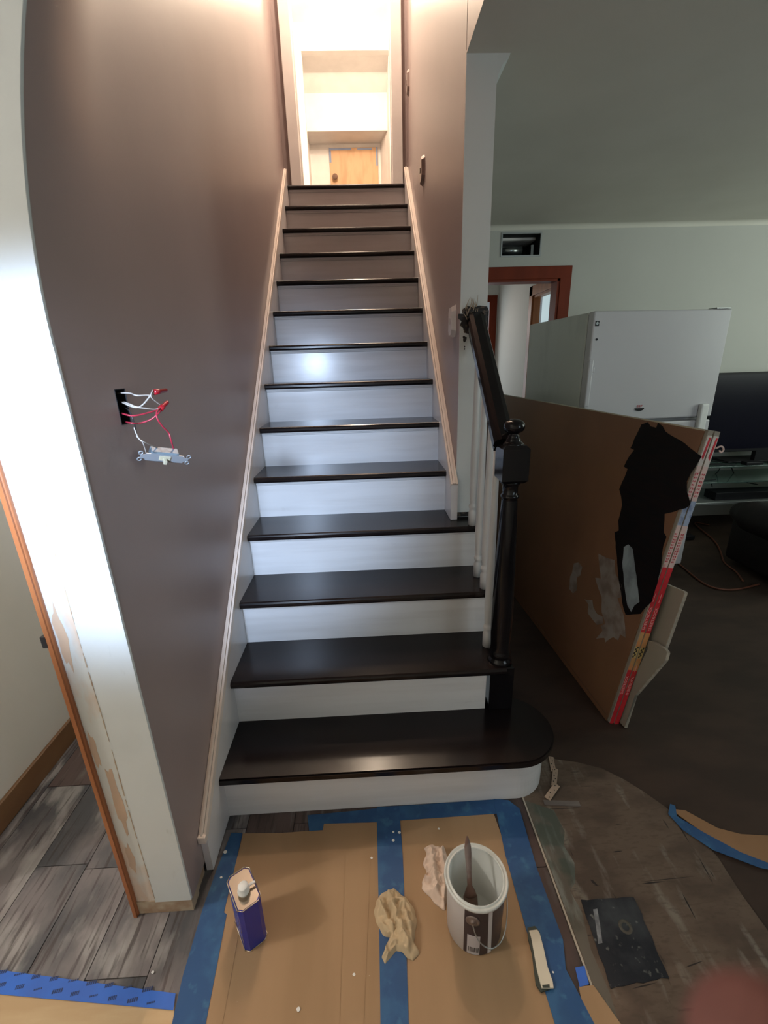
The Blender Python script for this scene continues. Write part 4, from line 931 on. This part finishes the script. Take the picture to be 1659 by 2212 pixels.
# two drywall sheets behind it, with printed end tape
OFS = [(0.001, .0195), (.0215, .040)]
names = ['drywall sheet right behind the hardboard with printed red end tape', 'drywall sheet furthest from the stairs in the stack with printed red end tape']
for i, (o0, o1) in enumerate(OFS):
    s0 = 0.0 if i == 0 else -.004
    dw = thing('drywall_sheet', names[i], 'drywall', PL(s0, 0, o0), 'drywall sheets in the stack')
    bm = BM(); slab(bm, s0, LS, .002, HS+.003, o0, o1); obj('board', bm, M['gyp_face'], dw)
    segs = [(.0, .26, 'gyp_red'), (.26, .315, 'gyp_orange'), (.315, .365, 'gyp_yellow'), (.365, .43, 'gyp_orange'), (.43, .70, 'gyp_red'), (.70, .86, 'gyp_pink'), (.86, .95, 'gyp_blue'), (.95, 1.07, 'gyp_pink'), (1.07, HS-.012, 'gyp_tape_w')]
    tp_ = None
    for a, b, m_ in segs:
        bm = BM(); w0 = o0+(.003 if i == 0 else 0); prism(bm, [PL(s0-.0012, a, w0), PL(s0-.0012, b, w0), PL(s0-.0012, b, o1), PL(s0-.0012, a, o1)], yd*.0012)
        q = obj('end_tape', bm, M[m_], dw); tp_ = tp_ or q
    if True:
        bm = BM(); prism(bm, [PL(s0-.0016, 1.10, o0+.006), PL(s0-.0016, 1.165, o0+.010), PL(s0-.0016, 1.165, o0+.017), PL(s0-.0016, 1.09, o0+.014)], yd*.0004); obj('red_flash', bm, M['gyp_red'], dw)
    oc = (o0+o1)/2
    # lettering runs up the end, letter tops toward the stairs
    def T(h, s_, size, m_, nm, sx=1.0): return text(nm, s_, size, M[m_], frame_mat(PL(s0-.0014, h, oc+size*.36), ud, -nd), dw, .0002, sx)
    T(.44, 'SHEETROCK', .0155, 'print_white', 'tape_lettering', 1.15)
    T(.145, 'SHEETROCK', .0155, 'print_white', 'tape_lettering', 1.0)
    bm = BM(); 
    for h0 in (.56, .255 if i else .56): prism(bm, [PL(s0-.0016, h0+.0, oc-.001), PL(s0-.0016, h0+.035, oc-.001), PL(s0-.0016, h0+.035, oc+.001), PL(s0-.0016, h0, oc+.001)], yd*.0004)
    obj('tape_dash', bm, M['print_white'], dw)['kind'] = 'stuff'
    bm = BM()      # dark stepped checks in the yellow band
    for j, (hh, oo) in enumerate(((.318, .002), (.326, .007), (.334, .002), (.342, .008), (.350, .003), (.358, .009))):
        prism(bm, [PL(s0-.0017, hh, o0+oo), PL(s0-.0017, hh+.008, o0+oo), PL(s0-.0017, hh+.008, o0+oo+.006), PL(s0-.0017, hh, o0+oo+.006)], yd*.0004)
    obj('check_marks', bm, M['print_dark'], dw)['kind'] = 'stuff'
    bm = BM()      # rows of tiny red print, unreadable in the photograph
    for hh in [.72+.0105*j for j in range(11)]+[.965+.0125*j for j in range(7)]:
        for oo in (.004, .010):
            w_ = random.uniform(.002, .0045)
            prism(bm, [PL(s0-.0016, hh, o0+oo), PL(s0-.0016, hh+.006, o0+oo), PL(s0-.0016, hh+.006, o0+oo+w_), PL(s0-.0016, hh, o0+oo+w_)], yd*.0004)
    obj('small_print', bm, M['print_red'], dw)['kind'] = 'stuff'
# curled scrap of tape at the upper corner
bm = BM(); cc_ = PL(-.006, 1.13, .048); tube(bm, [cc_+V((-.006, 0, .004)), cc_+V((.010, -.002, .010)), cc_+V((.018, -.004, .0)), cc_+V((.012, -.004, -.010)), cc_+V((.006, -.003, -.003))], .003, 6)
obj('curled_tape', bm, M['gyp_pink'], bpy.data.objects['drywall_sheet.001'])
# offcuts leaning behind
def offcut(q, o, th, label):
    t_ = thing('drywall_offcut', label, 'drywall offcut', PL(-.05, 0, o))
    pts = [PP(u, v, o) for u, v in q]; bm = BM(); prism(bm, pts, nd*th)
    for p in bm.verts: p.co.z = max(p.co.z, .001)
    obj('board', bm, M['gyp_face'], t_)
    # chalky broken edge along the front side
    bm = BM(); k0 = 1
    for a, b in zip(pts[:len(q)-1], pts[1:]):
        if a.y > .49 and b.y > .49: continue
        e_ = (b-a).normalized(); m_ = e_.cross(nd)
        cen_ = sum(pts, V())/len(pts)
        if m_.dot(a-cen_) < 0: m_ = -m_
        z_ = [a, b, b+m_*.003, a+m_*.003]
        for p in z_: p.z = max(p.z, .001)
        prism(bm, z_, nd*th)
    obj('broken_edge', bm, M['gyp_edge'], t_)
offcut([(1325, 1566), (1349, 1573), (1372, 1500), (1398, 1470), (1436, 1425), (1440, 1409), (1434, 1402), (1412, 1388), (1395, 1384), (1400, 1400)], .048, .012, 'lower grey drywall offcut with a broken corner beside the red end tape')
offcut([(1434, 1404), (1478, 1280), (1436, 1262), (1412, 1255), (1380, 1400)], .066, .012, 'upper grey drywall offcut behind the lower one')

# ================================================================== FRIDGE
FR = thing('refrigerator', 'old white top-freezer refrigerator against the far living room wall', 'refrigerator', (1.775, 1.70, 0))
fr_a = math.radians(5); fx = V((math.cos(fr_a), math.sin(fr_a), 0)); fy_ = V((-fx.y, fx.x, 0)); F0 = V((1.775, 1.70, 0))
def fbox(bm, x0, x1, y0, y1, z0, z1, bevel=0):
    n0 = len(bm.verts); box(bm, x0, x1, y0, y1, z0, z1, bevel); bm.verts.ensure_lookup_table()
    for v_ in bm.verts[n0:]: v_.co = F0+fx*v_.co.x+fy_*v_.co.y+V((0, 0, v_.co.z))
FW = .838
bm = BM(); fbox(bm, 0, FW, .064, .80, .02, 1.650, .006); obj('cabinet', bm, M['fridge_side'], FR)
bm = BM(); fbox(bm, .006, FW-.006, .055, .068, .03, 1.64); obj('gasket', bm, M['gasket'], FR)
bm = BM(); fbox(bm, 0, FW, 0, .055, 1.052, 1.652, .008); fd = obj('freezer_door', bm, M['fridge'], FR)
bm = BM(); fbox(bm, 0, FW, 0, .055, .06, 1.032, .008); ld = obj('fridge_door', bm, M['fridge'], FR)
bm = BM(); fbox(bm, -.012, .016, -.024, .01, 1.14, 1.40, .006); fbox(bm, .0, .03, -.018, .0, 1.33, 1.36, .004); obj('handle', bm, M['fridge'], fd)
bm = BM(); fbox(bm, -.012, .016, -.024, .01, .70, 1.02, .006); obj('handle', bm, M['fridge'], ld)
bm = BM(); fbox(bm, FW-.10, FW-.01, .0, .06, 1.653, 1.660, .001); obj('hinge_cover', bm, M['silver'], FR)
bm = BM(); fbox(bm, FW-.10, FW-.05, -.03, .0, .90, 1.13, .008); o = obj('towel_bar', bm, M['cap_white'], FR); o['label'] = 'white upright clip beside the freezer door'
bm = BM(); fbox(bm, .012, .034, -.002, .0, 1.575, 1.602); lg = obj('badge', bm, M['dark_plastic'], fd)
bm = BM(); fbox(bm, .018, .028, -.0026, -.002, 1.580, 1.597); fbox(bm, .014, .032, -.0027, -.002, 1.587, 1.590); obj('badge_mark', bm, M['silver'], lg)
bm = BM(); lathe(bm, [(.006, 0), (.006, .002)], F0+fx*.03+fy_*-.0005+V((0, 0, 1.506)), 14, -fy_); obj('black_dot', bm, M['dark_plastic'], fd)
mg = thing('fridge_magnet', 'dark half-round magnet with red 597 above it on the freezer door', 'magnet', F0+fx*.36+V((0, 0, 1.10)))
mc = F0+fx*.352+fy_*-.001+V((0, 0, 1.119))
bm = BM(); prism(bm, [mc+fx*(.030*math.cos(a))+V((0, 0, .017*math.sin(a))) for a in [math.pi+math.pi*i/14 for i in range(15)]], -fy_*.003); obj('half_disc', bm, M['dark_plastic'], mg)
text('magnet_number', '597', .022, M['print_red'], frame_mat(mc+fx*-.020+V((0, 0, .003))-fy_*.002, fx, V((0, 0, 1))), mg, .0004, 1.1)

# ================================================================== DUCT OPENING
dv = thing('duct_opening', 'open rectangular air duct without grille above the red-brown doorway', 'vent', (1.72, YL, 2.16))
bm = BM()
e_ = .010
box(bm, vx0-e_, vx1+e_, YL-.006, YL-.0005, vz1, vz1+e_); box(bm, vx0-e_, vx1+e_, YL-.006, YL-.0005, vz0-e_, vz0)
box(bm, vx0-e_, vx0, YL-.006, YL-.0005, vz0, vz1); box(bm, vx1, vx1+e_, YL-.006, YL-.0005, vz0, vz1)
obj('flange', bm, M['silver'], dv)
bm = BM(); box(bm, vx0, vx0+.002, YL, YL+.30, vz0, vz1); box(bm, vx1-.002, vx1, YL, YL+.30, vz0, vz1); box(bm, vx0, vx1, YL, YL+.30, vz1-.002, vz1); box(bm, vx0, vx1, YL, YL+.30, vz0, vz0+.002); box(bm, vx0, vx1, YL+.30, YL+.302, vz0, vz1)
obj('duct_liner', bm, M['duct_dark'], dv)
bm = BM(); lathe(bm, [(.030, 0), (.030, .17)], (vx0+.01, YL+.10, vz0+.052), 20, (1, 0, 0)); obj('duct_pipe', bm, M['duct'], dv)
bm = BM(); box(bm, vx1-.045, vx1-.025, YL+.06, YL+.08, vz0+.004, vz1-.06); obj('duct_bracket', bm, M['duct'], dv)

# ================================================================== TV AND STAND
tv = thing('television', 'black flat television on the glass stand at the right edge', 'television', (3.7, 2.5, .63))
bm = BM(); box(bm, 3.165, 4.235, 2.50, 2.55, .665, 1.275, .006); obj('housing', bm, M['dark_plastic'], tv)
bm = BM(); box(bm, 3.18, 4.22, 2.497, 2.50, .690, 1.26); obj('screen', bm, M['screen'], tv)
bm = BM(); box(bm, 3.40, 4.0, 2.49, 2.69, .575, .588, .003); box(bm, 3.62, 3.78, 2.50, 2.54, .588, .67); obj('foot', bm, M['dark_plastic'], tv)
sd = thing('tv_stand', 'glass and silver television stand full of cables', 'tv stand', (3.7, 2.55, 0))
for z in (.562, .435, ):
    bm = BM(); box(bm, 3.0, 4.4, 2.40, 2.78, z, z+.010, .002); obj('glass_shelf', bm, M['glass'], sd)
bm = BM(); box(bm, 2.98, 4.42, 2.38, 2.78, .262, .285, .004); obj('bottom_shelf', bm, M['silver'], sd)
for x, y in ((3.02, 2.40), (4.38, 2.40), (3.02, 2.74), (4.38, 2.74)):
    bm = BM(); lathe(bm, [(.014, 0.0), (.014, .575)], (x, y, 0), 14); obj('leg', bm, M['silver'], sd)
bm = BM(); box(bm, 3.30, 4.1, 2.42, 2.55, .286, .350, .004); eq = tag(obj('soundbar', bm, M['dark_plastic']), 'long black soundbar on the lowest shelf of the stand', 'soundbar')
bm = BM(); box(bm, 3.48, 3.62, 2.405, 2.465, .573, .598, .006); tag(obj('power_adapter', bm, M['dark_plastic']), 'small black power adapter in front of the television foot', 'adapter')
bm = BM(); box(bm, 3.70, 3.86, 2.405, 2.465, .573, .594, .006); tag(obj('power_adapter', bm, M['dark_plastic']), 'small black power adapter at the right end of the glass shelf', 'adapter')
for i, pts in enumerate(([(3.2, 2.62, .60), (3.3, 2.6, .578), (3.42, 2.5, .584), (3.5, 2.46, .585)],
            [(3.25, 2.5, .576), (3.4, 2.44, .578), (3.38, 2.43, .578), (3.2, 2.46, .578)],
            [(3.55, 2.65, .56), (3.6, 2.66, .47), (3.68, 2.66, .38), (3.80, 2.6, .352)],
            [(3.50, 2.66, .56), (3.48, 2.66, .48), (3.42, 2.65, .40), (3.40, 2.6, .353)],
            [(3.12, 2.6, .57), (3.10, 2.6, .48), (3.14, 2.58, .44), (3.1, 2.6, .40), (3.14, 2.62, .29)],
            [(3.05, 2.5, .448), (3.2, 2.46, .45), (3.32, 2.48, .446)])):
    bm = BM(); tube(bm, pts, .004, 6); obj('cable', bm, M['dark_plastic'], sd)

# ================================================================== ARMCHAIR, CORDS
ac = thing('armchair', 'dark leather armchair arm reaching in at the right edge', 'armchair', (3.25, 1.35, 0))
def rounded(bm, x0, x1, y0, y1, z0, z1, r):
    n0 = len(bm.verts); box(bm, x0, x1, y0, y1, z0, z1, 0); bm.verts.ensure_lookup_table()
    g = [e for e in bm.edges if all(v.index >= n0 or v in bm.verts[n0:] for v in e.verts)]
    bmesh.ops.bevel(bm, geom=g, offset=r, segments=5, profile=.5, affect='EDGES')
bm = BM(); rounded(bm, 3.02, 3.20, 1.36, 1.92, .03, .39, .035); arm = obj('arm', bm, M['leather'], ac, True)
bm = BM(); pts = [(3.06, 1.34+.0225*i, .375) for i in range(27)]
tube(bm, pts, lambda t: .105*min(1, .55+2.2*min(t, 1-t)), 20, raw=True); obj('arm_roll', bm, M['leather'], arm)
bm = BM(); rounded(bm, 3.21, 3.80, 1.3, 1.90, .10, .40, .06); obj('seat', bm, M['leather'], ac, True)
bm = BM(); rounded(bm, 3.55, 4.05, 1.86, 2.08, .10, .66, .08); obj('backrest', bm, M['leather'], ac, True)
bm = BM(); rounded(bm, 3.81, 4.02, 1.32, 1.85, .03, .50, .06); obj('arm', bm, M['leather'], ac, True)
bm = BM(); tube(bm, [(3.45, 2.60, .004), Wz(1500, 1130, .004), Wz(1540, 1165, .004), Wz(1556, 1190, .004), Wz(1565, 1215, .004), Wz(1590, 1235, .004), Wz(1605, 1255, .004)], .006, 6)
tag(obj('extension_cord', bm, M['cord']), 'thin reddish cord running from the television stand to the armchair', 'cord')
bm = BM(); tube(bm, [Wz(1440, 1195, .004), Wz(1475, 1225, .004), Wz(1520, 1260, .004), Wz(1560, 1273, .004), Wz(1598, 1272, .004), Wz(1640, 1262, .004)], .006, 6)
tag(obj('extension_cord', bm, M['cord']), 'dark red-brown cord curving over the floor beside the drywall stack', 'cord')
bm = BM(); box(bm, 3.02, 3.10, 2.30, 2.38, 0, .035, .004); tag(obj('power_strip', bm, M['dark_plastic']), 'small black box on the floor below the stand left end', 'power strip')

# ================================================================== PHOTOGRAPHER'S FINGER at the lens corner
fg = thing('person', 'reddish blurred fingertip of the photographer poking into the bottom right corner', 'person', CAM+fw*.05)
def CR(u, v, dist):
    return CAM+(((u-829.5)/FPX)*r2-((v-1106)/FPX)*u2+fw)*dist
t0, t1, t2, t3 = CR(1612, 2262, .050), CR(1700, 2340, .052), CR(1900, 2480, .055), CR(2150, 2750, .058)
bm = BM(); path = spline([t0, t1, t2, t3], 10); n_ = len(path)
def frad(t): return .0076*math.sqrt(max(0.0, 1-(1-min(1, t/.16))**2))+.0004+(.0010*t)-.0006*math.exp(-((t-.5)/.06)**2)
tube(bm, path, frad, 20, raw=True); obj('finger', bm, M['skin'], fg)
bm = BM(); nc = t0.lerp(t1, .9)-fw*(-.0)+fw*.0068
lathe(bm, [(.0042, 0), (.0040, .0007), (.002, .0011), (0, .0012)], nc, 16, fw); obj('nail', bm, M['nail'], fg)
